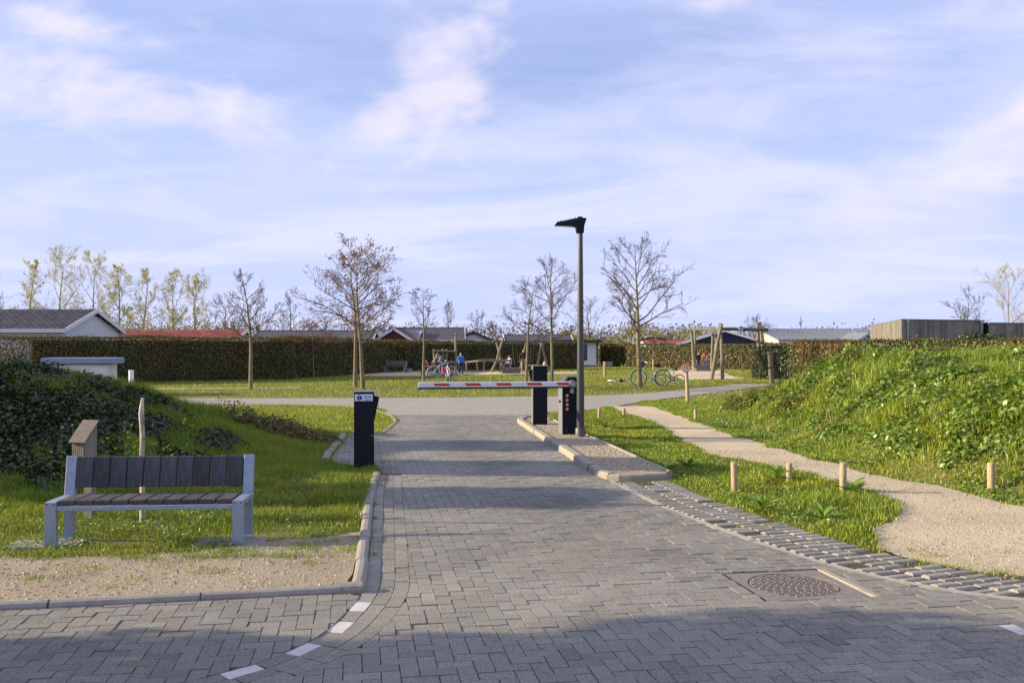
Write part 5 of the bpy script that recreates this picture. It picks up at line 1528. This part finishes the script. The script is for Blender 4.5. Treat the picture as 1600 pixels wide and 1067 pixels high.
# electrical kiosk behind the left mound
kb_ = empty('utility_kiosk', (-16.0, 33.5, 0.0), R(14), 'white utility kiosk with blue-grey flat roof behind the left mound', 'kiosk')
MB().box((0, 0, .56), (2.0, 1.7, 1.12)).build('wall', m_wallw, kb_)
for i in range(3): MB().box((-.64 + .64 * i, -.86, .55), (.6, .02, 1.0)).build('door', m_fascia, kb_)
MB().box((0, 0, 1.26), (2.45, 2.1, .22), bev=.02).build('roof', M('blue_grey_roof', (0.22, 0.27, 0.40), .5, var=.1), kb_)
ms = MB().tube([(0, 0, 0), (0, 0, .62)], .12, 10).build('marker_post', m_whitep); ms.location = (AT(205, 590, 30)[0], 30, 0); tag(ms, 'short white marker post at the foot of the left mound', 'post')
ms.scale = (.7, .7, 1.6)

# wood-clad building on the right
wb = empty('timber_building', (0, 0, 0), 0, 'long flat-roofed building clad in weathered vertical timber behind the right hedge', 'building')
A_, B_, C_ = (23.9, 55.0), (30.0, 57.0), (27.6, 69)
def clad_wall(a, b, h_, parent, z0=0):
    a, b = np.array(a), np.array(b); Lw = np.linalg.norm(b - a); d = (b - a) / Lw; n = int(Lw / .19)
    nn = np.array([d[1], -d[0]])
    for i in range(n):
        c = a + d * (i + .5) * Lw / n + nn * rng.uniform(0, .012)
        MB().box((c[0], c[1], z0 + h_ / 2), (Lw / n - .014, .03, h_), Matrix.Rotation(math.atan2(d[1], d[0]), 3, 'Z'), t=float(rng.uniform(.72, 1.25))).build('board', m_clad, parent)
H_ = 1.7 + 45 * 55 / 1400
MB().prism([(A_[0] + .05, A_[1] + .1), (B_[0] - .05, B_[1] + .1), (34, 66), (C_[0] + .1, C_[1])], 0, H_ - .02, 'z').build('core_wall', m_darktrim, wb)
clad_wall(A_, B_, H_, wb); clad_wall(C_, A_, H_, wb)
MB().prism([(A_[0] - .05, A_[1] - .08), (B_[0] + .05, B_[1] - .08), (34.1, 66), (C_[0] - .05, C_[1])], H_ - .0, H_ + .06, 'z').build('roof_edge', m_sheet, wb)
for f_ in (.07, .965):
    q = (A_[0] + (B_[0] - A_[0]) * f_, A_[1] + (B_[1] - A_[1]) * f_ - .09)
    MB().tube([(q[0], q[1], 0), (q[0], q[1], H_ - .12)], .05, 8).build('downpipe', m_grey, wb)
    MB().box((q[0], q[1], H_ - .06), (.2, .12, .14)).build('rain_hopper', m_grey, wb)
w2 = empty('dark_annex', (0, 0, 0), 0, 'dark timber annex with windows at the far right edge', 'building')
A2, B2 = (30.1, 56.6), (36.6, 58.6)
MB().prism([(A2[0], A2[1] + .1), (B2[0], B2[1] + .1), (36.5, 64), (30.8, 64)], 0, 3.3, 'z').build('core_wall', m_darktrim, w2)
clad_wall(A2, B2, 1.25, w2, 2.05)
MB().prism([(A2[0], A2[1] - .06), (B2[0], B2[1] - .06), (36.5, 64), (30.8, 64)], 3.3, 3.37, 'z').build('roof_edge', m_sheet, w2)
d2 = unit(np.array(B2) - np.array(A2))
for k_ in range(3):
    c = np.array(A2) + d2 * (.7 + 1.35 * k_)
    wf = MB().box((c[0], c[1] - .05, 1.55), (1.0, .05, .8), Matrix.Rotation(math.atan2(d2[1], d2[0]), 3, 'Z')).build('window', m_fascia, w2)
    MB().box((c[0], c[1] - .085, 1.55), (.88, .02, .68), Matrix.Rotation(math.atan2(d2[1], d2[0]), 3, 'Z')).build('pane', m_glass, wf)
fn = empty('timber_fence', (24.5, 44, 0), R(-8), 'weathered timber fence between the hedge and the dark annex', 'fence')
for i in range(16): MB().box((i * .3, 0, .95 + random.uniform(-.06, .04)), (.2, .03, 1.9)).build('board', m_clad, fn)
for i in range(4): MB().box((i * 1.5, .06, 1.05), (.1, .1, 2.15)).build('post', m_clad, fn)
# ------------------------------------------------------------------ playground
m_log = M('grey_robinia_log', (0.16, 0.138, 0.105), .85, col2=(0.26, 0.225, 0.175), scale=4, bump=.4, bscale=30)
m_logd = M('dark_beam', (0.10, 0.10, 0.085), .85, col2=(0.17, 0.165, 0.13), scale=4)
m_rope = M('rope', (0.16, 0.14, 0.11), .9)
def log(parent, a, b, r0, r1=None, mat=None, name='log', bend=.0):
    a, b = np.array(a, float), np.array(b, float)
    m1 = a * .66 + b * .34 + rng.normal(0, bend, 3); m2 = a * .33 + b * .67 + rng.normal(0, bend, 3)
    r1 = r0 if r1 is None else r1
    r0, r1 = r0 * .82, r1 * .82
    return MB().tube([a, m1, m2, b], [r0, r0 * .97, (r0 + r1) / 2, r1], 9).build(name, mat or m_log, parent, smooth=True)
def L0(px, py, Z): return AT(px, py, Z)
# nest swing: crossed log legs with a beam
sw = empty('log_swing', (0, 0, 0), 0, 'log swing with crossed leaning legs and a long top beam in the playground', 'swing')
Zs = 61.0
for a, b in (((768, 581), (787, 527)), ((788, 582), (774, 527))): log(sw, L0(*a, Zs), L0(*b, Zs + (.5 if a[0] > 780 else -.2)), .115, .085, name='leg', bend=.03)
for a, b in (((837, 580), (848, 530)), ((856, 582), (846, 532)), ((812, 580), (822, 535))): log(sw, L0(*a, Zs + 1.4), L0(*b, Zs + 1.2), .11, .08, name='leg', bend=.03)
log(sw, L0(770, 533, Zs), L0(854, 534, Zs + 1.2), .10, .09, m_logd, 'top_beam')
for px in (800, 806, 830, 834): MB().tube([L0(px, 535, Zs + .6), L0(px + (4 if px < 810 else -2), 570, Zs + .4)], .012, 5).build('rope', m_rope, sw)
MB().torus(L0(832, 571, Zs + .4), .42, .05, 'z', 18, 6).build('nest_seat', m_rope, sw)
# log balance beams
bb = empty('balance_beam', (0, 0, 0), 0, 'low grey log balance beam with forked posts beside the swing', 'climbing beam')
log(bb, L0(748, 563, 60), L0(800, 563, 60), .11, .09, name='beam', bend=.03)
for px, pt_ in ((756, 580), (781, 582), (798, 578)): log(bb, L0(px, pt_, 60), L0(px, 562, 60), .08, name='post', bend=.02)
bb2 = empty('balance_beam', (0, 0, 0), 0, 'smaller log balance beam just right of the walking person in blue', 'climbing beam')
log(bb2, L0(727, 566, 62), L0(754, 564, 61), .09, name='beam', bend=.02)
for px in (729, 746): log(bb2, L0(px, 580, 61.5), L0(px, 565, 61.5), .07, name='post', bend=.02)
# climbing frame
cf = empty('climbing_frame', (0, 0, 0), 0, 'wooden climbing frame with one tall post behind the parked bicycles', 'climbing frame')
for px, pt_ in ((678, 545), (684, 548), (692, 545), (698, 545), (712, 520)): log(cf, L0(px, 582, 60), L0(px, pt_, 60), .085 if px != 712 else .10, name='post', bend=.01)
log(cf, L0(675, 549, 59.85), L0(699, 548, 59.85), .07, name='crossbar'); log(cf, L0(699, 549, 59.85), L0(712, 549, 59.9), .07, name='crossbar')
log(cf, L0(676, 566, 59.85), L0(712, 566, 59.9), .06, name='crossbar')
log(cf, L0(705, 523, 60), L0(714, 522, 60), .06, name='top_arm')
# sandbox table
sb = empty('sand_table', L0(799, 583, 58), 0, 'low wooden sand box at the foot of the log swing', 'sand box')
for s in (-1, 1):
    MB().box((0, s * .5, .18), (1.2, .08, .36), bev=.01).build('side_board', m_log, sb); MB().box((s * .56, 0, .17), (.08, .92, .34), bev=.01).build('end_board', m_log, sb)
MB().box((0, 0, .12), (1.04, .9, .2)).build('sand', m_path, sb)
# tall rope bridge frame on the right
rb = empty('swing_frame', (0, 0, 0), 0, 'tall swing frame of crossed logs with one long beam at the right', 'swing frame')
Zr = 50.0
log(rb, L0(1112, 592, Zr), L0(1128, 506, Zr + .3), .13, .10, name='leg', bend=.03); log(rb, L0(1129, 593, Zr), L0(1125, 505, Zr + .9), .125, .10, name='leg', bend=.03)
Zl = 58.0
log(rb, L0(1086, 580, Zl), L0(1080, 511, Zl), .13, .10, name='leg', bend=.03); log(rb, L0(1083, 579, Zl + .4), L0(1086, 510, Zl + .5), .12, .10, name='leg', bend=.03)
log(rb, L0(1112, 578, Zl - 1), L0(1114, 511, Zl - 1), .12, .10, name='leg', bend=.03); log(rb, L0(1117, 579, Zl - .6), L0(1117, 511, Zl - .6), .11, .10, name='leg', bend=.03)
log(rb, L0(1188, 585, Zr + 1), L0(1184, 504, Zr + 1), .14, .11, name='leg', bend=.02); log(rb, L0(1196, 585, Zr + 1.3), L0(1187, 503, Zr + 1.3), .13, .11, name='leg', bend=.02)
log(rb, L0(1077, 514, Zl), L0(1127, 515, Zr + .6), .10, .10, m_logd, 'beam'); log(rb, L0(1124, 514, Zr + .5), L0(1199, 515, Zr + 1.1), .125, .12, m_logd, 'beam')
MB().box(L0(1157, 514, Zr + .7), (.26, .3, .3), bev=.02).build('clamp', m_grey, rb)
st_ = empty('play_steps', L0(1100, 580, 57), R(6), 'wide low timber steps under the tall swing frame', 'steps')
for i in range(3): MB().box((0, i * .35, .08 + .11 * i), (1.1, .34, .14), bev=.01).build('step', m_log, st_)
lp = empty('log_post', (AT(1203, 586, 44)[0], 44, 0), 0, 'leaning rough log post with a dark band in front of the hedge block', 'post')
zt = 1.7 - (549 - 545) * 44 / 1400
log(lp, (.10, 0, 0), (-.02, 0, zt), .16, .14, name='log', bend=.02); MB().torus((.02, 0, zt * .5), .155, .02, 'z', 16, 5).build('band', m_rubber, lp)
def fieldpost(px, pt_, pb, lab):
    x, y = G2(px, pb); h_ = (pb - pt_) * y / 1400
    o = empty('field_post', (x, y, 0), 0, lab, 'post', 'low posts on the field')
    MB().tube([(0, 0, -.05), (0, 0, h_ - .02), (0, 0, h_)], [.085, .085, .06], 10).build('post', m_post, o, smooth=True)
fieldpost(945, 565, 589, 'low wooden post on the lawn right of the lamp pole')
fieldpost(1021, 562, 578, 'low yellow-brown post near the sunlit hedge behind the bicycles')
# grey cabinet, far bench, bin
gc = empty('service_cabinet', AT(587, 579, 66), R(-8), 'grey service cabinet with a notice in front of the hedge', 'cabinet'); gc.location.z = 0
MB().box((0, 0, .9), (.75, .7, 1.8), bev=.02).build('body', M('cabinet_grey', (0.22, 0.25, 0.32), .5, var=.12), gc)
MB().box((.19, -.36, .9), (.34, .02, 1.6)).build('door', M('cabinet_door', (0.27, 0.30, 0.37), .5), gc)
MB().box((-.2, -.36, 1.45), (.24, .02, .3)).build('notice', m_whitep, gc)
MB().tube([(-.1, .2, 1.8), (-.1, .2, 2.5)], .04, 8).build('vent_pipe', m_grey, gc)
fb = empty('far_bench', AT(616, 581, 64.5), R(-10), 'pale bench in front of the hedge left of the bicycles', 'bench'); fb.location.z = 0
for s in (-.75, .75):
    for yy in (0, .45): MB().box((s, yy, .22), (.09, .06, .45)).build('leg', m_galv, fb)
    MB().bar((s, .45, .4), (s, .55, .85), .08, .05, up=(0, -1, 0)).build('back_upright', m_galv, fb)
MB().box((.95, .2, .22), (.55, .5, .05)).build('side_table', m_galv, fb); MB().box((1.18, .2, .1), (.07, .4, .2)).build('table_leg', m_galv, fb)
for i in range(8):
    MB().box((-.66 + .19 * i, .23, .45), (.17, .45, .05)).build('seat_plank', m_log, fb)
    MB().box((-.66 + .19 * i, .5, .68), (.17, .05, .3)).build('back_plank', m_log, fb)

# ------------------------------------------------------------------ people
SK = M('skin', (0.48, 0.28, 0.19), .6, var=.06)
def skin_obj(name, pts, edges, rad, mat, parent, root=0, sub=1):
    me = bpy.data.meshes.new(name)
    me.from_pydata([tuple(p) for p in pts], edges, [])
    me.materials.append(mat)
    o = bpy.data.objects.new(name, me); link(o, parent)
    sk = o.modifiers.new('skin', 'SKIN'); sk.use_smooth_shade = True
    if not me.skin_vertices:
        import bmesh
        bm = bmesh.new(); bm.from_mesh(me); bm.verts.layers.skin.verify(); bm.to_mesh(me); bm.free()
    for i, r_ in enumerate(rad):
        sv = me.skin_vertices[0].data[i]; sv.radius = (r_, r_) if not isinstance(r_, tuple) else r_
        sv.use_root = (i == root)
    if sub:
        ss = o.modifiers.new('sub', 'SUBSURF'); ss.levels = sub; ss.render_levels = sub
    return o
def person(loc, rz, h, pose, top, bottom, hair, label, shoe=(.05, .05, .06), longhair=False, legs=True):
    """faces local -y; coordinates for a 1.7 m figure, scaled to h"""
    k = h / 1.7
    P = dict(pel=(0, 0, .93), sp=(0, .01, 1.10), ch=(0, 0, 1.30), nk=(0, .01, 1.45), hd=(0, -.015, 1.55), ht=(0, 0, 1.645), ns=(0, -.105, 1.565),
             sl=(.17, 0, 1.39), sr=(-.17, 0, 1.39), el=(.24, .03, 1.12), er=(-.24, .03, 1.12), wl=(.25, -.06, .89), wr=(-.25, -.06, .89),
             hl=(.09, 0, .90), hr=(-.09, 0, .90), kl=(.10, -.02, .49), kr=(-.10, -.02, .49), al=(.10, .02, .09), ar=(-.10, .02, .09))
    if pose == 'walk':
        P.update(kl=(.09, -.12, .50), al=(.09, -.16, .09), kr=(-.09, -.03, .49), ar=(-.09, .24, .12), el=(.23, .13, 1.14), wl=(.22, .06, .92), er=(-.25, -.08, 1.13), wr=(-.22, -.28, 1.02))
    if pose == 'sit':
        for q in P: P[q] = (P[q][0], P[q][1], P[q][2] - .48)
        P.update(kl=(.12, -.42, .47), kr=(-.12, -.42, .47), al=(.12, -.40, .09), ar=(-.12, -.40, .09), el=(.24, -.10, .70), er=(-.24, -.10, .70), wl=(.15, -.33, .62), wr=(-.15, -.33, .62), ch=(0, -.04, .84), nk=(0, -.07, .98), hd=(0, -.11, 1.08), ht=(0, -.1, 1.17), ns=(0, -.205, 1.08), sl=(.17, -.05, .92), sr=(-.17, -.05, .92))
    if pose == 'bend':
        P.update(sp=(0, -.10, 1.08), ch=(0, -.26, 1.19), nk=(0, -.39, 1.27), hd=(0, -.47, 1.33), ht=(0, -.50, 1.42), ns=(0, -.57, 1.31), sl=(.17, -.30, 1.24), sr=(-.17, -.30, 1.24), el=(.22, -.42, 1.0), er=(-.22, -.42, 1.0), wl=(.16, -.58, .86), wr=(-.16, -.58, .86))
    V3 = {q: Vector(v) * k for q, v in P.items()}
    r_ = empty('person', loc, rz, label, 'person', 'people at the playground')
    names = ['pel', 'sp', 'ch', 'nk', 'hd', 'ht', 'sl', 'el', 'wl', 'sr', 'er', 'wr', 'hl', 'kl', 'al', 'hr', 'kr', 'ar', 'ns']
    ed = [('pel', 'sp'), ('sp', 'ch'), ('ch', 'nk'), ('nk', 'hd'), ('hd', 'ht'), ('hd', 'ns'), ('ch', 'sl'), ('sl', 'el'), ('el', 'wl'), ('ch', 'sr'), ('sr', 'er'), ('er', 'wr'), ('pel', 'hl'), ('hl', 'kl'), ('kl', 'al'), ('pel', 'hr'), ('hr', 'kr'), ('kr', 'ar')]
    rad = dict(pel=.115, sp=.105, ch=.125, nk=.052, hd=.088, ht=.07, ns=.014, sl=.052, el=.038, wl=.027, sr=.052, er=.038, wr=.027, hl=.075, kl=.052, al=.036, hr=.075, kr=.052, ar=.036)
    pts = [V3[n_] for n_ in names]; rr = [rad[n_] * k for n_ in names]; ix = {n_: i for i, n_ in enumerate(names)}
    edges = [(ix[a], ix[b]) for a, b in ed]
    for w_, e_ in (('wl', 'el'), ('wr', 'er')):      # palm, four fingers and a thumb
        d = (V3[w_] - V3[e_]).normalized(); sx = Vector((1, 0, 0)); side = (sx - d * sx.dot(d)).normalized(); fw = d.cross(side)
        palm = V3[w_] + d * .08 * k; pts.append(palm); rr.append(.026 * k); pi = len(pts) - 1; edges.append((ix[w_], pi))
        for f in range(4):
            b_ = palm + fw * (f - 1.5) * .021 * k + d * .022 * k; t_ = b_ + d * (.055, .066, .062, .05)[f] * k + side * .012 * k
            pts += [b_, t_]; rr += [.009 * k, .007 * k]; edges += [(pi, len(pts) - 2), (len(pts) - 2, len(pts) - 1)]
        t_ = V3[w_] + d * .05 * k - fw * .055 * k; pts.append(t_); rr.append(.009 * k); edges.append((ix[w_], len(pts) - 1))
    skin_obj('body', pts, edges, rr, SK, r_)
    cm = lambda nm, c: M(nm, c, .8, var=.15, scale=14)
    key = '_%02d%02d%02d' % tuple(int(c * 99) for c in top)
    jn = ['pel', 'sp', 'ch', 'nk', 'sl', 'el', 'wl', 'sr', 'er', 'wr']; jr = dict(pel=.145, sp=.135, ch=.15, nk=.07, sl=.075, el=.06, wl=.045, sr=.075, er=.06, wr=.045)
    jp = [V3[n_] for n_ in jn]; je = [(0, 1), (1, 2), (2, 3), (2, 4), (4, 5), (5, 6), (2, 7), (7, 8), (8, 9)]
    skin_obj('jacket', jp, je, [jr[n_] * k for n_ in jn], cm('cloth_top' + key, top), r_)
    kb2 = '_%02d%02d%02d' % tuple(int(c * 99) for c in bottom)
    tn = ['pel', 'hl', 'kl', 'al', 'hr', 'kr', 'ar']; trd = dict(pel=.128, hl=.092, kl=.07, al=.055, hr=.092, kr=.07, ar=.055)
    skin_obj('trousers', [V3[n_] for n_ in tn], [(0, 1), (1, 2), (2, 3), (0, 4), (4, 5), (5, 6)], [trd[n_] * k for n_ in tn], cm('cloth_leg' + kb2, bottom), r_)
    for a_ in ('al', 'ar'):
        q = V3[a_]; z0 = max(q.z - .045 * k, .04 * k)
        skin_obj('shoe', [Vector((q.x, q.y + .04 * k, z0)), Vector((q.x, q.y - .08 * k, z0 - .005)), Vector((q.x, q.y - .17 * k, z0 - .012 * k))], [(0, 1), (1, 2)], [.045 * k, .045 * k, .034 * k], cm('shoe_%d' % int(shoe[0] * 99), shoe), r_)
    hc = V3['hd'] * .45 + V3['ht'] * .55
    hp = [hc + Vector((0, .005, .035)) * k, hc + Vector((0, .045, -.01)) * k, hc + Vector((0, .06, -.09 if not longhair else -.2)) * k]
    skin_obj('hair', hp, [(0, 1), (1, 2)], [.088 * k, .085 * k, .05 * k], cm('hair_%02d%02d' % (int(hair[0] * 99), int(hair[1] * 99)), hair), r_)
    return r_
def PL(px, py): 
    x, y = G2(px, py); return (x, y, 0)
person(PL(720, 587), R(12), 1.48, 'walk', (.03, .22, .62), (.025, .045, .13), (.33, .17, .08), 'person in a bright blue jacket and dark jeans walking across the lawn', shoe=(.6, .6, .62))
person((AT(690, 586, 57.5)[0], 57.5, 0), R(-35), 1.68, 'bend', (.30, .28, .33), (.10, .11, .16), (.36, .25, .13), 'blond person in a grey-lilac jacket leaning over the parked bicycles', longhair=True)
person((AT(676, 584, 59)[0], 59, 0), R(70), 1.5, 'sit', (.42, .27, .20), (.06, .07, .12), (.10, .06, .04), 'person in a tan top sitting behind the bicycles', legs=True)
person((AT(668, 584, 60)[0], 60, 0), R(-70), 1.4, 'sit', (.50, .09, .08), (.06, .07, .14), (.12, .07, .05), 'small person in a red top sitting by the slender tree')
person((AT(797, 580, 60.3)[0], 60.3, .2), R(-60), 1.5, 'sit', (.66, .66, .68), (.03, .05, .12), (.30, .20, .11), 'person in a white jacket sitting at the log swing')
person((AT(818, 580, 62)[0], 62, 0), R(10), 1.72, 'stand', (.025, .022, .03), (.33, .23, .16), (.06, .04, .03), 'person in a black top and beige trousers standing at the swing')
person((AT(850, 580, 63.5)[0], 63.5, 0), R(100), 1.35, 'sit', (.55, .42, .30), (.25, .2, .15), (.2, .12, .07), 'small person in beige sitting low by the right swing legs')
person((AT(1091, 575, 62)[0], 62, .25), R(20), 1.22, 'stand', (.018, .018, .025), (.04, .06, .14), (.35, .25, .14), 'child in a black top and jeans standing on the timber steps')
person((AT(1103, 575, 62)[0], 62, .25), R(-30), 1.38, 'bend', (.52, .10, .08), (.14, .2, .36), (.45, .22, .10), 'child in a red top and light jeans bending on the timber steps', longhair=True)

# ------------------------------------------------------------------ bicycles
m_tyre = M('tyre_rubber', (0.018, 0.018, 0.02), .8); m_rim = M('rim_metal', (0.45, 0.46, 0.48), .35, metallic=.5); m_saddle = M('saddle_black', (0.02, 0.02, 0.022), .6)
def bicycle(loc, rz, color, label, lean=6, scale=1.0, lying=False, step=False, basket=None, bag=None, rack=True, steer=0, wr=.34):
    r = empty('bicycle', loc, rz, label, 'bicycle', 'bicycles on the playground lawn')
    r.rotation_euler = (R(lean), 0, rz) if not lying else (R(84), R(4), rz)
    r.scale = (scale,) * 3
    fm = M('bike_paint_%02d%02d%02d' % tuple(int(c * 99) for c in color), color, .35, var=.05, spec=.6)
    wb_ = 1.06
    for x in (0, wb_):
        w = MB(); w.torus((x, 0, wr), wr - .028, .011, 'y', 26, 5)
        for k in range(14):
            a = 2 * math.pi * k / 14; w.tube([(x, .012 if k % 2 else -.012, wr), (x + math.cos(a) * (wr - .03), 0, wr + math.sin(a) * (wr - .03))], .0022, 3, False)
        w.tube([(x, -.04, wr), (x, .04, wr)], .022, 8)
        wo = w.build('wheel', m_rim, r, fix=False)
        MB().torus((x, 0, wr), wr - .012, .02, 'y', 30, 6).build('tyre', m_tyre, wo, fix=False)
    bbk = (.44, 0, .28); st = (.30, 0, .78); hdl = (.86, 0, .66); hdt = (.80, 0, .86); rear = (0, 0, wr); fr_ = (wb_, 0, wr)
    f = MB()
    f.tube([bbk, st], .017, 8); f.tube([hdl, hdt], .02, 8)
    if step: f.tube([hdl, (.66, 0, .44), bbk], .022, 8)
    else: f.tube([st, hdt], .016, 8); f.tube([hdl, bbk], .02, 8)
    for s in (-.045, .045):
        f.tube([(.42, s * .5, .28), (0, s, wr)], .010, 6); f.tube([(.31, s * .4, .72), (0, s, wr)], .009, 6)
    f.build('frame', fm, r, fix=False)
    fk = MB()
    for s in (-.045, .045): fk.tube([(.865, s, .63), (.93, s, .5), (wb_, s, wr)], .012, 6)
    fk.build('fork', fm, r, fix=False)
    MB().tube([(.73, -.29, 1.0), (.80, -.18, 1.02), (.80, 0, .98), (.80, .18, 1.02), (.73, .29, 1.0)], .012, 7).tube([hdt, (.80, 0, .98)], .014, 7).build('handlebar', m_rim, r, fix=False)
    for s in (-1, 1): MB().tube([(.74, s * .21, 1.005), (.70, s * .31, .995)], .018, 7).build('grip', m_saddle, r, fix=False)
    MB().tube([st, (.285, 0, .86)], .013, 7).build('seat_post', m_rim, r, fix=False)
    MB().tube([(.12, 0, .885), (.20, 0, .895), (.32, 0, .885), (.42, 0, .88)], [.075, .08, .04, .018], 8).build('saddle', m_saddle, r, fix=False)
    ck = MB(); ck.disc((.44, -.045, .28), .095, .008, 'y', 18); ck.bar((.44, -.06, .28), (.55, -.06, .16), .022, .014); ck.bar((.44, .06, .28), (.33, .06, .40), .022, .014)
    ck.build('crank', m_rim, r, fix=False)
    MB().box((.55, -.10, .16), (.09, .07, .02)).build('pedal', m_saddle, r); MB().box((.33, .10, .40), (.09, .07, .02)).build('pedal', m_saddle, r)
    for x, a0, a1 in ((0, 20, 200), (wb_, 10, 150)):
        pts = [(x + math.cos(R(a)) * (wr + .025), 0, wr + math.sin(R(a)) * (wr + .025)) for a in np.linspace(a0, a1, 10)]
        g_ = MB()
        for i in range(9): g_.bar(pts[i], pts[i + 1], .05, .006, up=(math.cos(R(a0 + (a1 - a0) * i / 9)), 0, math.sin(R(a0 + (a1 - a0) * i / 9))))
        g_.build('mudguard', fm, r)
    if rack:
        rk = MB()
        for s in (-.05, .05): rk.tube([(.22, s, .74), (-.30, s, .74)], .007, 5); rk.tube([(-.2, s, .74), (0, s * 1.2, wr)], .006, 5)
        for x in (-.3, -.1, .1): rk.tube([(x, -.05, .74), (x, .05, .74)], .006, 5)
        rk.build('luggage_rack', m_rim, r, fix=False)
    if basket:
        MB().box((.98, 0, .93), (.26, .34, .24), bev=.03).build('front_basket', M('basket_%d' % int(basket[0] * 99), basket, .9, var=.3, scale=30), r)
    if bag:
        for s in (-1, 1): MB().box((-.10, s * .14, .60), (.34, .13, .30), bev=.03).build('pannier', M('pannier_%d' % int(bag[0] * 99), bag, .8, var=.2), r)
    if not lying: MB().tube([(.40, .05, .26), (.34, .17, .02)], .009, 6).build('kickstand', m_rim, r)
    return r
def BL(px, py): x, y = G2(px, py); return (x, y, 0)
bicycle(BL(676, 592), R(20), (.62, .70, .74), 'pale blue-white bicycle standing sideways in the parked cluster', scale=1.0)
bicycle(BL(667, 591), R(5), (.02, .02, .025), 'black bicycle behind the pale one, next to the slender tree', scale=.95)
bicycle(BL(699, 596), R(-78), (.55, .50, .42), 'bicycle with magenta panniers seen end-on in front of the cluster', bag=(.50, .04, .30))
bicycle(BL(710, 594), R(-100), (.03, .03, .035), 'dark bicycle seen end-on at the right of the cluster', basket=(.04, .035, .03))
bicycle(BL(1036, 603), R(184), (.42, .62, .72), 'light blue step-through bicycle with front basket at the big bare tree', step=True, basket=(.10, .05, .05), wr=.355, scale=1.06)
bicycle(BL(1062, 602), R(172), (.015, .015, .018), 'small black bicycle between the blue one and the speed sign', rack=False, scale=.84, wr=.30)
bicycle(BL(957, 596), R(10), (.45, .58, .66), 'pale blue bicycle lying flat on the lawn', lying=True)
